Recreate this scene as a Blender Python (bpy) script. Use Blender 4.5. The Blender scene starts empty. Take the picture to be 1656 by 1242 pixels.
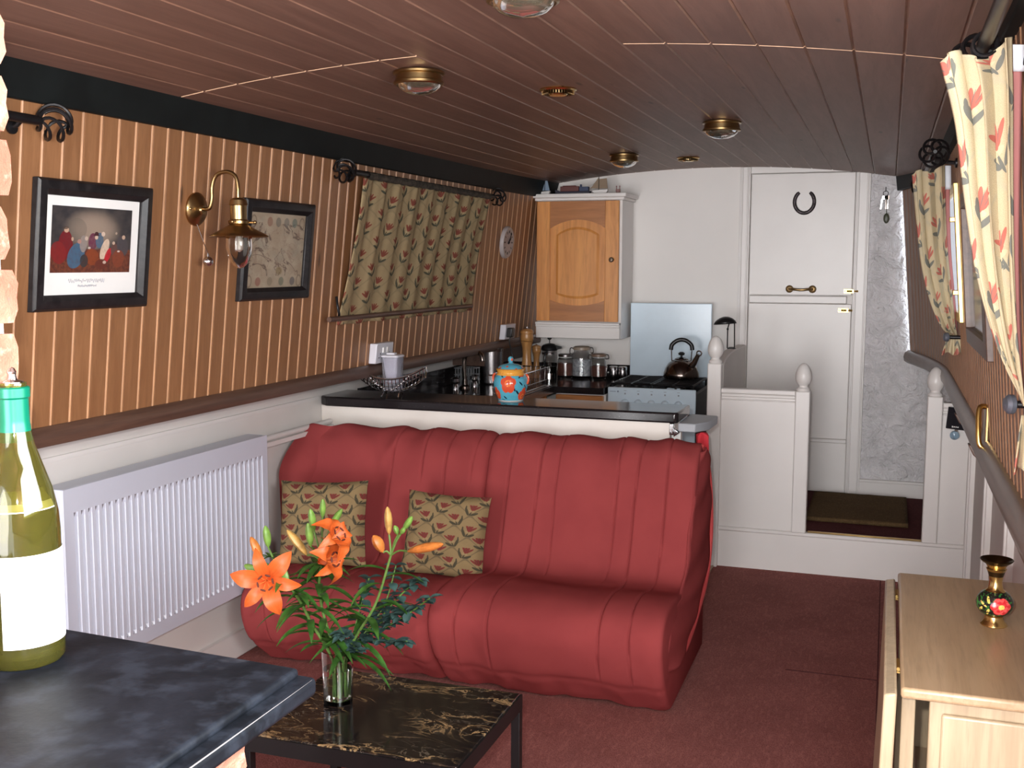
import bpy, math, random
from mathutils import Vector, Matrix, noise as mnoise
random.seed(7)
sc = bpy.context.scene
COL = sc.collection
R = math.radians
PI = math.pi

# ------------------------------------------------------------------ camera
def cam_matrix(yaw, pitch, roll):
    cy, sy, cp, sp = math.cos(yaw), math.sin(yaw), math.cos(pitch), math.sin(pitch)
    d = Vector((sy*cp, cy*cp, -sp)); r = Vector((cy, -sy, 0)); u = r.cross(d)
    c, s = math.cos(roll), math.sin(roll)
    r2 = c*r + s*u; u2 = -s*r + c*u
    return Matrix(((r2.x, u2.x, -d.x), (r2.y, u2.y, -d.y), (r2.z, u2.z, -d.z)))
cd = bpy.data.cameras.new('camera'); cam = bpy.data.objects.new('camera', cd); COL.objects.link(cam)
cd.sensor_width = 36; cd.lens = 36*1761/1656; cd.clip_start = .02
cam.matrix_world = Matrix.Translation((0, 0, 1.45)) @ cam_matrix(-.332, .1097, .00285).to_4x4()
sc.camera = cam
# ------------------------------------------------------------------ world, added fill sun from behind the camera, camera flash
sc.view_settings.view_transform = 'Standard'; sc.view_settings.look = 'None'
sc.view_settings.gamma = 1; sc.view_settings.use_curve_mapping = False
sc.view_settings.exposure = 1.58
w = bpy.data.worlds.new('world'); sc.world = w; w.use_nodes = True
w.node_tree.nodes['Background'].inputs[0].default_value = (.86, .92, 1, 1)
w.node_tree.nodes['Background'].inputs[1].default_value = 2.2
def light(name, kind, energy, loc, rot=(0, 0, 0), color=(1, 1, 1), **k):
    l = bpy.data.lights.new(name, kind); l.energy = energy; l.color = color
    for a, b in k.items(): setattr(l, a, b)
    o = bpy.data.objects.new(name, l); COL.objects.link(o); o.location = loc; o.rotation_euler = rot
    return o
light('fill_sun_behind_camera', 'SUN', 1.3, (-.9, -1.4, 1.5), (R(89), 0, 0), (1, .97, .95), angle=R(34))  # invented level sun behind the camera, added to brighten the far end evenly
light('camera_flash', 'POINT', 43, (-.05, .03, 1.50), color=(1, .98, .95), shadow_soft_size=.014)
light('daylight_near_window', 'AREA', 19, (.175, .95, 1.50), (0, R(82), 0), (.93, .97, 1), shape='RECTANGLE', size=.46, size_y=1.30)

# ------------------------------------------------------------------ node helper
class S:
    def __init__(s, t, o): s.t = t; s.o = o
    def m(s, op, *a):
        n = s.t.nodes.new('ShaderNodeMath'); n.operation = op
        for i, x in enumerate((s,)+a):
            if isinstance(x, S): s.t.links.new(x.o, n.inputs[i])
            else: n.inputs[i].default_value = x
        return S(s.t, n.outputs[0])
    def __add__(s, o): return s.m('ADD', o)
    __radd__ = __add__
    def __sub__(s, o): return s.m('SUBTRACT', o)
    def __rsub__(s, o): return (s*-1)+o
    def __mul__(s, o): return s.m('MULTIPLY', o)
    __rmul__ = __mul__
    def __truediv__(s, o): return s.m('DIVIDE', o)
    def lt(s, o): return s.m('LESS_THAN', o)
    def gt(s, o): return s.m('GREATER_THAN', o)
    def mx(s, o): return s.m('MAXIMUM', o)
    def mn(s, o): return s.m('MINIMUM', o)
    def ab(s): return s.m('ABSOLUTE')
    def fl(s): return s.m('FLOOR')
    def fr(s): return s.m('FRACT')
    def sin(s): return s.m('SINE')
    def cos(s): return s.m('COSINE')
    def inv(s): return 1-s
    def ss(s, a, b):
        n = s.t.nodes.new('ShaderNodeMapRange'); n.interpolation_type = 'SMOOTHSTEP'
        s.t.links.new(s.o, n.inputs[0]); n.inputs[1].default_value = a; n.inputs[2].default_value = b
        return S(s.t, n.outputs[0])
class T:
    """one material's node tree"""
    def __init__(s, name):
        s.mat = bpy.data.materials.new(name); s.mat.use_nodes = True; s.t = s.mat.node_tree
        s.b = s.t.nodes['Principled BSDF']; s._tc = s.t.nodes.new('ShaderNodeTexCoord')
    def co(s, kind='Object', scale=(1, 1, 1), rot=(0, 0, 0), loc=(0, 0, 0)):
        mp = s.t.nodes.new('ShaderNodeMapping'); s.t.links.new(s._tc.outputs[kind], mp.inputs[0])
        mp.inputs['Scale'].default_value = scale; mp.inputs['Rotation'].default_value = rot; mp.inputs['Location'].default_value = loc
        return mp.outputs[0]
    def xyz(s, vec):
        n = s.t.nodes.new('ShaderNodeSeparateXYZ'); s.t.links.new(vec, n.inputs[0])
        return [S(s.t, o) for o in n.outputs]
    def comb(s, *a):
        n = s.t.nodes.new('ShaderNodeCombineXYZ')
        for i, x in enumerate(a):
            if isinstance(x, S): s.t.links.new(x.o, n.inputs[i])
            else: n.inputs[i].default_value = x
        return n.outputs[0]
    def noise(s, vec, scale=5, detail=4, rough=.55, dist=0):
        n = s.t.nodes.new('ShaderNodeTexNoise'); s.t.links.new(vec, n.inputs['Vector'])
        n.inputs['Scale'].default_value = scale; n.inputs['Detail'].default_value = detail
        n.inputs['Roughness'].default_value = rough; n.inputs['Distortion'].default_value = dist
        return S(s.t, n.outputs[0])
    def vor(s, vec, scale=5, feature='F1', out=0):
        n = s.t.nodes.new('ShaderNodeTexVoronoi'); n.feature = feature; s.t.links.new(vec, n.inputs['Vector'])
        n.inputs['Scale'].default_value = scale
        return S(s.t, n.outputs[out])
    def col(s, c):
        n = s.t.nodes.new('ShaderNodeRGB'); n.outputs[0].default_value = (*c, 1); return n.outputs[0]
    def mix(s, fac, a, b, mode='MIX'):
        n = s.t.nodes.new('ShaderNodeMix'); n.data_type = 'RGBA'; n.blend_type = mode
        for sock, x in ((n.inputs[0], fac), (n.inputs[6], a), (n.inputs[7], b)):
            if isinstance(x, S): s.t.links.new(x.o, sock)
            elif isinstance(x, (int, float)): sock.default_value = x
            elif isinstance(x, tuple): sock.default_value = (*x, 1)
            else: s.t.links.new(x, sock)
        return n.outputs[2]
    def base(s, c):
        if isinstance(c, tuple): s.b.inputs['Base Color'].default_value = (*c, 1)
        else: s.t.links.new(c, s.b.inputs['Base Color'])
        return s
    def set(s, **k):
        nm = dict(rough='Roughness', metal='Metallic', spec='Specular IOR Level', trans='Transmission Weight', ior='IOR',
                  coat='Coat Weight', coat_rough='Coat Roughness', alpha='Alpha', sheen='Sheen Weight')
        for a, b in k.items():
            if isinstance(b, S): s.t.links.new(b.o, s.b.inputs[nm[a]])
            else: s.b.inputs[nm[a]].default_value = b
        return s
    def bump(s, h, strength=.3, dist=.01):
        n = s.t.nodes.new('ShaderNodeBump'); n.inputs['Strength'].default_value = strength; n.inputs['Distance'].default_value = dist
        s.t.links.new(h.o, n.inputs['Height']); s.t.links.new(n.outputs[0], s.b.inputs['Normal'])
        return s
def ell(u, v, cx, cy, ang, rx, ry):
    c, s_ = math.cos(ang), math.sin(ang)
    du, dv = u-cx, v-cy
    a = (du*c+dv*s_)/rx; b = (dv*c-du*s_)/ry
    return (a*a+b*b).lt(1.0)

def plain(name, c, rough=.5, metal=0, var=.06, scale=9, bump=0, bscale=60, **k):
    t = T(name); n = t.noise(t.co(), scale, 3)
    t.base(t.mix(n.ss(.3, .7), tuple(x*(1-var) for x in c), tuple(min(1, x*(1+var)) for x in c)))
    t.set(rough=rough, metal=metal, **k)
    if bump: t.bump(t.noise(t.co(), bscale, 3), bump, .003)
    return t.mat
def wood(name, c1, c2, grain=(30, 30, 2), rough=.45, knots=0, kc=None, **k):
    t = T(name); v = t.co('Object', grain)
    n = t.noise(v, 1.0, 5, .6, .6); m = t.noise(v, 4.0, 3, .6)
    c = t.mix(n.ss(.3, .72), c1, c2)
    c = t.mix((m.ss(.45, .75))*.35, c, tuple(x*.62 for x in c1))
    if knots:
        q = t.vor(t.co('Object', tuple(g/max(grain)*knots*(1 if g == max(grain) else 3) for g in grain)), 1.0)
        c = t.mix((q.ss(.03, .10)).inv()*.8, c, kc or tuple(x*.3 for x in c1))
    t.base(c); t.set(rough=rough, **k); t.bump(m, .08, .002)
    return t.mat

M = {}
# beaded boards: object coords vary by board through a stepped noise
def boards(name, c1, c2, axis, pitch, off, grain, rough=.5):
    t = T(name); x = t.xyz(t.co())
    board = ((x[axis]-off)/pitch).fl()
    rnd = ((board*12.9898).sin()*43758.5).fr()
    v = t.comb(*[x[i]*grain[i]+rnd*17 for i in range(3)])
    n = t.noise(v, 1, 5, .6, .8); m = t.noise(v, 5, 3)
    c = t.mix(n.ss(.3, .72), c1, c2)
    c = t.mix(rnd*.28, c, tuple(a*.72 for a in c1))
    c = t.mix(m.ss(.5, .8)*.3, c, tuple(a*.55 for a in c1))
    kn = t.vor(t.comb(*[x[i]*(9 if i == axis else 2.2)+rnd*31 for i in range(3)]), 1.0)
    c = t.mix(kn.ss(.035, .09).inv()*.75, c, tuple(a*.22 for a in c1))
    t.base(c).set(rough=rough); t.bump(m, .06, .002)
    return t.mat
PITCH, POFF = .0687, 2.16
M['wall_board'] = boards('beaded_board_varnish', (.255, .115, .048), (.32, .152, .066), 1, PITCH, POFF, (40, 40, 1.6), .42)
M['wall_bead'] = plain('lit_bead_of_board', (.47, .24, .115), .4, var=.12)  # lighter than the boards: flash on the bevels put into the colour
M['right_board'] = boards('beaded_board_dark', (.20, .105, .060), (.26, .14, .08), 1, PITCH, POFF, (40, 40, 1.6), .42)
M['right_bead'] = plain('lit_bead_of_dark_board', (.30, .155, .085), .4, var=.12)  # same flash-lit lightening painted on the right wall beads
CP = .108
M['ceil'] = boards('ceiling_board_varnish', (.155, .080, .058), (.215, .115, .085), 0, CP, .012, (26, 2.2, 26), .50)
M['ceil_edge'] = plain('ceiling_board_edge', (.20, .105, .07), .4, var=.2)
M['ceil_joint_lit'] = plain('flash_lit_board_end', (.75, .50, .32), .5, var=.15)  # pale plank-end bevels: flash caught at the joint, painted as colour
M['white'] = plain('cream_gloss_paint', (.78, .745, .72), .32, var=.025, scale=3)
M['white_wall'] = plain('cream_wall_paint', (.74, .70, .67), .5, var=.03, scale=3, bump=.03, bscale=30)
M['bulkhead'] = plain('cream_bulkhead_paint', (.80, .765, .735), .45, var=.02, scale=2)
M['panel'] = plain('ivory_panel_paint', (.74, .685, .63), .4, var=.02)
M['black_beam'] = plain('black_beam_paint', (.006, .008, .008), .6, var=.2, spec=.2)
M['dado'] = wood('dark_oak_stain', (.080, .042, .030), (.13, .07, .048), (40, 2, 40), .4)
M['rail_right'] = wood('dark_rail_varnish', (.11, .065, .045), (.17, .105, .075), (40, 2, 40), .3)
t = T('plaster_artex'); n = t.noise(t.co(), 11, 4, .6, 1.2); v = t.noise(t.co(), 26, 3, .6, .8)
t.base(t.mix(n.ss(.35, .7), (.70, .69, .70), (.82, .80, .82))).set(rough=.4).bump(n+v*.5, 1.0, .035); M['artex'] = t.mat
def carpet(name, a, b):
    t = T(name); n = t.noise(t.co(), 260, 2, .7); m = t.noise(t.co(), 5, 3); q = t.noise(t.co('Object', (90, 25, 90)), 1, 3)
    c = t.mix(n.ss(.3, .7), a, b); c = t.mix(m.ss(.35, .7)*.35, c, tuple(x*.75 for x in a)); c = t.mix(q.ss(.5, .7)*.3, c, tuple(x*1.35 for x in b))
    t.base(c).set(rough=.95, spec=.1).bump(n, .7, .006); return t.mat
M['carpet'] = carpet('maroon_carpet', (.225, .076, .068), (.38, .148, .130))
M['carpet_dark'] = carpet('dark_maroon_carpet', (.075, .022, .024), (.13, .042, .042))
M['mat'] = carpet('coir_mat', (.085, .050, .022), (.15, .095, .045))
M['vinyl'] = plain('grey_floor_vinyl', (.06, .065, .065), .5)
M['brass'] = plain('brass', (.62, .43, .17), .22, 1, var=.08)
M['brass_old'] = plain('aged_brass', (.36, .24, .11), .30, 1, var=.15)
M['gold'] = plain('polished_brass', (.75, .52, .17), .30, 1, var=.05)
M['chrome'] = plain('chrome', (.72, .72, .74), .12, 1, var=.03)
M['steel'] = plain('brushed_steel', (.32, .30, .30), .25, 1, var=.05)
M['dark_steel'] = plain('smoked_steel', (.20, .165, .145), .17, 1, var=.05)
M['iron'] = plain('black_iron', (.012, .011, .012), .38, .4, var=.2)
M['black'] = plain('black_plastic', (.010, .010, .011), .35, var=.1)
M['black_gloss'] = plain('black_gloss_plastic', (.012, .011, .016), .2, var=.05)
M['frame'] = wood('black_stained_frame', (.008, .007, .008), (.020, .017, .018), (30, 30, 30), .38, spec=.35)
M['rad'] = plain('radiator_enamel', (.58, .605, .70), .32, var=.01)
M['plastic'] = plain('white_plastic', (.72, .72, .78), .3, var=.02)
M['enamel'] = plain('pale_blue_enamel', (.70, .84, .95), .18, var=.02)
M['pine'] = wood('orange_pine', (.56, .220, .055), (.74, .32, .088), (26, 26, 2.2), .35)
M['pine_h'] = wood('orange_pine_rail', (.36, .135, .040), (.46, .18, .055), (2.2, 26, 26), .35)
M['beech'] = wood('pale_beech', (.38, .255, .145), (.48, .335, .205), (30, 2.0, 30), .30)
M['beech_v'] = wood('pale_beech_upright', (.38, .285, .18), (.48, .375, .245), (30, 30, 2), .35)
M['mill'] = wood('turned_beech', (.42, .20, .065), (.55, .28, .10), (30, 30, 5), .3)
M['glass'] = T('clear_glass').base((.95, .96, .96)).set(rough=.02, trans=1.0, ior=1.45).mat
M['lamp_glass'] = T('lamp_glass').base((.93, .90, .86)).set(rough=.04, trans=1.0, ior=1.3).mat
M['dome_glass'] = T('smoky_dome_glass').base((.20, .17, .12)).set(rough=.06, trans=.8, ior=1.4).mat
M['bottle'] = T('olive_bottle_glass').base((.24, .225, .05)).set(rough=.04, trans=.88, ior=1.42, spec=.6).mat
M['wine'] = T('wine_lees').base((.10, .10, .02)).set(rough=.2, trans=.5).mat
M['foil'] = plain('green_foil', (.0, .15, .085), .3, .25, var=.06)
M['paper'] = plain('white_paper', (.88, .88, .86), .6, var=.02)
M['slate'] = None
t = T('slate_slab'); n = t.noise(t.co(), 7, 6, .65, .4); g = t.noise(t.co(), 24, 4, .6)
st = t.noise(t.co('Object', (1, 2.2, 1), loc=(.3, 0, 0)), 5.5, 4, .6)
c = t.mix(n.ss(.3, .75), (.004, .005, .007), (.012, .014, .020)); c = t.mix(g.ss(.45, .7)*.6, c, (.022, .027, .038)); c = t.mix(st.ss(.64, .74)*.45, c, (.055, .060, .074))
t.base(c).set(rough=.5, spec=.12).bump(g, .25, .003); M['slate'] = t.mat
M['slate_chip'] = plain('slate_arris', (.16, .15, .15), .5)
t = T('brick_face'); o = t.t.nodes.new('ShaderNodeObjectInfo'); x = t.noise(t.co(), 9, 2); n = t.noise(t.co(), 40, 5, .65)
c = t.mix(x.ss(.35, .65), (.30, .105, .065), (.42, .21, .14)); c = t.mix(n.ss(.5, .7)*.6, c, (.52, .34, .26)); c = t.mix(n.ss(.25, .38).inv()*.5, c, (.22, .09, .09))
t.base(c).set(rough=.9).bump(n, .7, .01); M['brick'] = t.mat
M['mortar'] = plain('lime_mortar', (.66, .64, .62), .95, var=.12, scale=30, bump=.6, bscale=80)
t = T('portoro_marble'); v = t.co('Object', (1, 1.9, 1)); d = t.noise(v, 6, 6, .6, 1.5)
k1 = (t.noise(v, 7, 7, .62, 1.3)-.5).ab().ss(.0, .028).inv(); k2 = t.noise(v, 3.3, 3).ss(.36, .55)
k3 = (t.noise(v, 16, 5, .6, .8)-.5).ab().ss(0, .02).inv()
c = t.mix(k1*k2, (.009, .007, .007), (.36, .23, .11)); c = t.mix(k3*k2*.45, c, (.22, .17, .12)); c = t.mix(d.ss(.55, .72)*k2*.6, c, (.13, .075, .034))
t.base(c).set(rough=.1); M['marble'] = t.mat
t = T('black_worktop'); g = t.noise(t.co(), 160, 2, .5); q = t.noise(t.co(), 45, 3)
t.base(t.mix(g.ss(.62, .75), (.014, .011, .012), (.06, .048, .045))).set(rough=.12, spec=.3); M['worktop'] = t.mat
t = T('grey_board'); t.base((.34, .36, .39)).set(rough=.4); M['grey'] = t.mat
M['red'] = plain('bright_red_cloth', (.62, .03, .045), .8, var=.05)
t = T('red_quilt'); n = t.noise(t.co(), 420, 2); m = t.noise(t.co(), 6, 3)
t.base(t.mix(m.ss(.3, .7), (.262, .047, .048), (.295, .054, .054))).set(rough=.95, spec=.03); t.bump(n, .12, .002); M['sofa'] = t.mat
M['sofa_pipe'] = plain('red_piping', (.42, .045, .045), .8)

def tulip(name, ground, trellis, red, leaf, cw, ch, kx=1.0, ky=1.0, trel=1.0, tilt=-.35):
    """woven tulip sprigs in half-drop repeat, over a trellis; UVs are metres"""
    t = T(name); x = t.xyz(t.co('UV'))
    wob = t.noise(t.co('UV'), 9, 2)
    U, V = x[0]/cw, x[1]/ch
    row = (V*2).fl()
    odd = (row*.5).fr()*2
    sgn = odd*2-1
    u = ((U+odd*.5).fr()-.5); v = ((V*2).fr()-.5)*.5
    # metric local coordinates normalised on the motif size
    a = u*(cw/.1)/kx; b = v*(ch/.1)/ky
    rnd = ((((U+odd*.5).fl()*3.1+row*7.7).sin()*919.7).fr()-.5)*.10
    a = a*sgn+rnd
    c, s_ = math.cos(tilt), math.sin(tilt)
    A = a*c-b*s_; B = a*s_+b*c
    red_m = ell(A, B, -.025, .13, .12, .030, .15).mx(ell(A, B, .030, .12, -.18, .032, .14)).mx(ell(A, B, -.085, .12, .55, .030, .13)).mx(ell(A, B, .095, .12, -.65, .030, .13)).mx(ell(A, B, .0, .06, 0, .075, .06))
    gap = ell(A, B, .002, .13, 0, .006, .10).mx(ell(A, B, -.060, .12, .35, .006, .08)).mx(ell(A, B, .068, .12, -.4, .006, .08))
    cream = ell(A, B, .0, -.035, 0, .085, .042)
    lf = ell(A, B, -.10, -.12, .75, .04, .13).mx(ell(A, B, .12, -.10, -.65, .04, .15)).mx(ell(A, B, 0, -.16, .1, .018, .13)).mx(ell(A, B, .19, .01, -.35, .022, .09))
    # ogee trellis
    du = ((U*2).fr()-.5).ab(); 
    wave = (V*2*PI).cos()*.5+.5
    tr = ((U*2*PI).sin()*(V*2*PI).sin()).ab()
    tr2 = ((U*PI*2).cos()+(V*PI*2).cos()).ab().ss(.0, .28).inv()
    weave = t.noise(t.co('UV', (900, 900, 1)), 1, 1)
    col = t.mix(weave.ss(.35, .65), tuple(q*.86 for q in ground), tuple(min(1, q*1.12) for q in ground))
    col = t.mix(tr2*(.55*trel), col, trellis)
    col = t.mix(t.noise(t.co('UV'), 18, 2).ss(.45, .65)*.25, col, tuple(q*.78 for q in ground))
    col = t.mix(lf*.9, col, leaf)
    col = t.mix(cream*.6, col, tuple(min(1, q*1.25) for q in ground))
    col = t.mix(red_m*.92, col, red); col = t.mix(gap*.7, col, leaf)
    t.base(col).set(rough=.9, spec=.1); t.bump(weave, .25, .001)
    return t.mat
M['blind'] = tulip('tulip_blind_fabric', (.40, .305, .170), (.225, .190, .115), (.24, .050, .038), (.060, .068, .050), .20, .116, 1.75, 1.2, 1.0)
M['curtain'] = tulip('tulip_curtain_fabric', (.52, .435, .28), (.40, .37, .28), (.46, .12, .095), (.13, .14, .13), .125, .150, 1.35, 1.35, .8)
M['cushion'] = tulip('tulip_tapestry', (.235, .165, .082), (.14, .104, .058), (.16, .025, .026), (.045, .042, .028), .105, .076, 1.32, 1.0, 1.9)
M['lining'] = plain('pink_lining', (.50, .20, .19), .9)
M['tape'] = plain('white_heading_tape', (.80, .84, .90), .8)
M['petal'] = None
t = T('orange_petal'); x = t.xyz(t.co('UV')); n = t.noise(t.co('UV', (30, 2, 1)), 1, 2)
c = t.mix(n.ss(.3, .7), (.52, .085, .012), (.62, .125, .022)); c = t.mix(x[1].ss(0, .25).inv()*.6, c, (.50, .05, .006)); t.base(c).set(rough=.5); M['petal'] = t.mat
M['stamen'] = plain('brown_anther', (.10, .02, .008), .7)
M['filament'] = plain('orange_filament', (.75, .22, .05), .5)
M['bud_green'] = plain('green_bud', (.15, .28, .05), .45, var=.2, scale=60)
M['bud_yellow'] = plain('ripening_bud', (.46, .27, .075), .45, var=.25, scale=50)
M['bud_orange'] = plain('orange_bud', (.52, .17, .035), .45, var=.25, scale=50)
M['leaf'] = plain('lily_leaf', (.034, .100, .017), .35, var=.45, scale=30)
M['stem'] = plain('lily_stem', (.10, .19, .04), .45, var=.25, scale=40)
M['euca'] = plain('eucalyptus_leaf', (.035, .075, .068), .5, var=.4, scale=40)

# ------------------------------------------------------------------ mesh builder
def wloc(o):
    v = Vector((0, 0, 0))
    while o: v += o.location; o = o.parent
    return v
class MB:
    def __init__(s): s.v = []; s.f = []; s.m = []; s.uv = []
    def face(s, idx, m=0, uv=None): s.f.append(tuple(idx)); s.m.append(m); s.uv.append(uv)
    def add(s, verts, faces, m=0, uvs=None):
        o = len(s.v); s.v += [tuple(p) for p in verts]
        for i, f in enumerate(faces): s.face([o+j for j in f], m, uvs[i] if uvs else None)
        return s
    def box(s, x0, x1, y0, y1, z0, z1, m=0):
        p = [(x, y, z) for z in (z0, z1) for y in (y0, y1) for x in (x0, x1)]
        return s.add(p, [(0, 2, 3, 1), (4, 5, 7, 6), (0, 1, 5, 4), (2, 6, 7, 3), (0, 4, 6, 2), (1, 3, 7, 5)], m)
    def obox(s, c, ax, ay, az, m=0):
        c, ax, ay, az = map(Vector, (c, ax, ay, az))
        p = [c+ax*i+ay*j+az*k for k in (-1, 1) for j in (-1, 1) for i in (-1, 1)]
        return s.add(p, [(0, 2, 3, 1), (4, 5, 7, 6), (0, 1, 5, 4), (2, 6, 7, 3), (0, 4, 6, 2), (1, 3, 7, 5)], m)
    def prism(s, poly, vec, m=0):
        n = len(poly); vec = Vector(vec)
        p = [Vector(q) for q in poly]; p += [q+vec for q in p]
        return s.add(p, [tuple(range(n-1, -1, -1)), tuple(range(n, 2*n))]+[(i, (i+1) % n, n+(i+1) % n, n+i) for i in range(n)], m)
    def tube(s, pts, r, n=8, m=0, caps=True, closed=False):
        pts = [Vector(p) for p in pts]; N = len(pts)
        rr = r if isinstance(r, (list, tuple)) else [r]*N
        up = Vector((0, 0, 1)); prev = None; V = []
        for i, p in enumerate(pts):
            if closed: d = pts[(i+1) % N]-pts[i-1]
            else: d = pts[min(i+1, N-1)]-pts[max(i-1, 0)]
            if d.length < 1e-9: d = Vector((0, 0, 1))
            d.normalize()
            if prev is None:
                a = d.cross(up) if abs(d.z) < .95 else d.cross(Vector((1, 0, 0)))
            else:
                a = prev-d*prev.dot(d)
                if a.length < 1e-6: a = d.cross(up)
            a.normalize(); prev = a; b = d.cross(a)
            V += [p+(a*math.cos(2*PI*k/n)+b*math.sin(2*PI*k/n))*rr[i] for k in range(n)]
        F = []
        for i in range(N if closed else N-1):
            j = (i+1) % N
            F += [(i*n+k, i*n+(k+1) % n, j*n+(k+1) % n, j*n+k) for k in range(n)]
        if caps and not closed: F += [tuple(range(n-1, -1, -1)), tuple((N-1)*n+k for k in range(n))]
        return s.add(V, F, m)
    def cyl(s, a, b, r, r2=None, n=24, m=0): return s.tube([a, b], [r, r if r2 is None else r2], n, m)
    def lathe(s, prof, c=(0, 0, 0), n=28, m=0, axis=None, ms=None):
        c = Vector(c)
        if axis:
            z = Vector(axis).normalized(); x = z.orthogonal().normalized(); y = z.cross(x)
        else: x, y, z = Vector((1, 0, 0)), Vector((0, 1, 0)), Vector((0, 0, 1))
        o = len(s.v)
        for r, h in prof:
            r = max(r, 1e-5)
            for k in range(n):
                q = c+x*(r*math.cos(2*PI*k/n))+y*(r*math.sin(2*PI*k/n))+z*h; s.v.append(tuple(q))
        for i in range(len(prof)-1):
            for k in range(n):
                s.face((o+i*n+k, o+i*n+(k+1) % n, o+(i+1)*n+(k+1) % n, o+(i+1)*n+k), ms[i] if ms else m)
        if prof[0][0] > 1e-4: s.face([o+k for k in range(n-1, -1, -1)], m)
        if prof[-1][0] > 1e-4: s.face([o+(len(prof)-1)*n+k for k in range(n)], m)
        return s
    def ball(s, c, r, n=16, m=0, sq=(1, 1, 1)):
        o = len(s.v); s.lathe([(r*math.sin(PI*i/n), -r*math.cos(PI*i/n)) for i in range(n+1)], (0, 0, 0), n*2, m)
        s.v[o:] = [(c[0]+p[0]*sq[0], c[1]+p[1]*sq[1], c[2]+p[2]*sq[2]) for p in s.v[o:]]
        return s
    def grid(s, fn, nu, nv, m=0, uvf=None, flip=False):
        o = len(s.v)
        for j in range(nv+1):
            for i in range(nu+1): s.v.append(tuple(fn(i/nu, j/nv)))
        for j in range(nv):
            for i in range(nu):
                q = [(i, j), (i+1, j), (i+1, j+1), (i, j+1)]
                if flip: q.reverse()
                s.face([o+b*(nu+1)+a for a, b in q], m(i/nu, j/nv) if callable(m) else m, [uvf(a/nu, b/nv) for a, b in q] if uvf else None)
        return s
    def build(s, name, mats, parent=None, bevel=0, smooth=True, angle=38, sub=0, solid=0, origin=None, segs=2):
        if not isinstance(mats, (list, tuple)): mats = [mats]
        if parent is not None: off = wloc(parent)
        elif origin is not None: off = Vector(origin)
        else:
            xs, ys, zs = zip(*s.v); off = Vector(((min(xs)+max(xs))/2, (min(ys)+max(ys))/2, min(zs)))
        me = bpy.data.meshes.new(name); me.from_pydata([tuple(Vector(p)-off) for p in s.v], [], s.f)
        for mt in mats: me.materials.append(mt)
        me.polygons.foreach_set('material_index', s.m)
        if any(u is not None for u in s.uv):
            L = me.uv_layers.new(name='UVMap').data
            for p, u in zip(me.polygons, s.uv):
                if u:
                    for li, q in zip(p.loop_indices, u): L[li].uv = q
        if smooth:
            me.polygons.foreach_set('use_smooth', [True]*len(me.polygons)); me.set_sharp_from_angle(angle=R(angle))
        o = bpy.data.objects.new(name, me); COL.objects.link(o)
        if parent is not None: o.parent = parent
        else: o.location = off
        if solid:
            k = o.modifiers.new('thickness', 'SOLIDIFY'); k.thickness = solid; k.offset = 0
        if bevel:
            k = o.modifiers.new('bevel', 'BEVEL'); k.width = bevel; k.segments = segs; k.limit_method = 'ANGLE'; k.angle_limit = R(40); k.harden_normals = False
        if sub:
            k = o.modifiers.new('subdivision', 'SUBSURF'); k.levels = sub; k.render_levels = sub
        return o
def tag(o, label, cat, group=None, kind=None):
    o['label'] = label; o['category'] = cat
    if group: o['group'] = group
    if kind: o['kind'] = kind
    return o
def thing(name, label, cat, loc, group=None):
    o = bpy.data.objects.new(name, None); o.empty_display_size = .05; COL.objects.link(o); o.location = loc
    return tag(o, label, cat, group)
def struct(o, label=None):
    o['kind'] = 'structure'
    if label: o['label'] = label
    return o
def plab(o, label): o['label'] = label; return o
def cr(pts, n=8):
    """Catmull-Rom through pts"""
    P = [Vector(p) for p in pts]; out = []
    for i in range(len(P)-1):
        a, b, c, d = P[max(i-1, 0)], P[i], P[i+1], P[min(i+2, len(P)-1)]
        for k in range(n):
            t = k/n; out.append(.5*((2*b)+(c-a)*t+(2*a-5*b+4*c-d)*t*t+(3*b-a-3*c+d)*t**3))
    out.append(P[-1]); return out
def interp(pts, t):
    x = t*(len(pts)-1); i = min(int(x), len(pts)-2); f = x-i
    a, b, c, d = [Vector(pts[min(max(k, 0), len(pts)-1)]) for k in (i-1, i, i+1, i+2)]
    return .5*((2*b)+(c-a)*f+(2*a-5*b+4*c-d)*f*f+(3*b-a-3*c+d)*f**3)
def sst(a, b, x):
    t = min(1, max(0, (x-a)/(b-a))); return t*t*(3-2*t)
# ================================================================== SETTING
YB, YS, ZS = 6.20, 5.20, .195          # bulkhead, step front, landing height
def xl(y, z): return -2.03+(.05*((y-4.5)/1.7)**2 if y > 4.5 else 0)+.107*(z-.985)
def xr(y, z): return .262-(.147*((y-5.0)/1.2)**2 if y > 5 else 0)-.085*(z-.985)
def zc(x): return 1.988-.075*((x+.93)/.97)**2
Y0 = -1.4
# floor
b = MB(); b.box(-2.4, .5, Y0, YS+.02, -.04, 0); struct(b.build('floor', M['carpet'], smooth=False))
b = MB(); b.box(-2.3, -.765, 4.05, 6.2, 0, .003); b.box(-.765, -.75, 4.05, YS, 0, .007, 1)
struct(b.build('floor_galley', [M['vinyl'], M['beech']], smooth=False), 'grey galley floor')
# carpet seams and the worn strip
b = MB(); b.box(.012, .016, 1.0, 5.19, 0, .0025); b.box(-.30, .014, 3.90, 3.905, 0, .002)
struct(b.build('trim_carpet_seam', M['carpet_dark'], smooth=False), 'seams in the maroon carpet')
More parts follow.
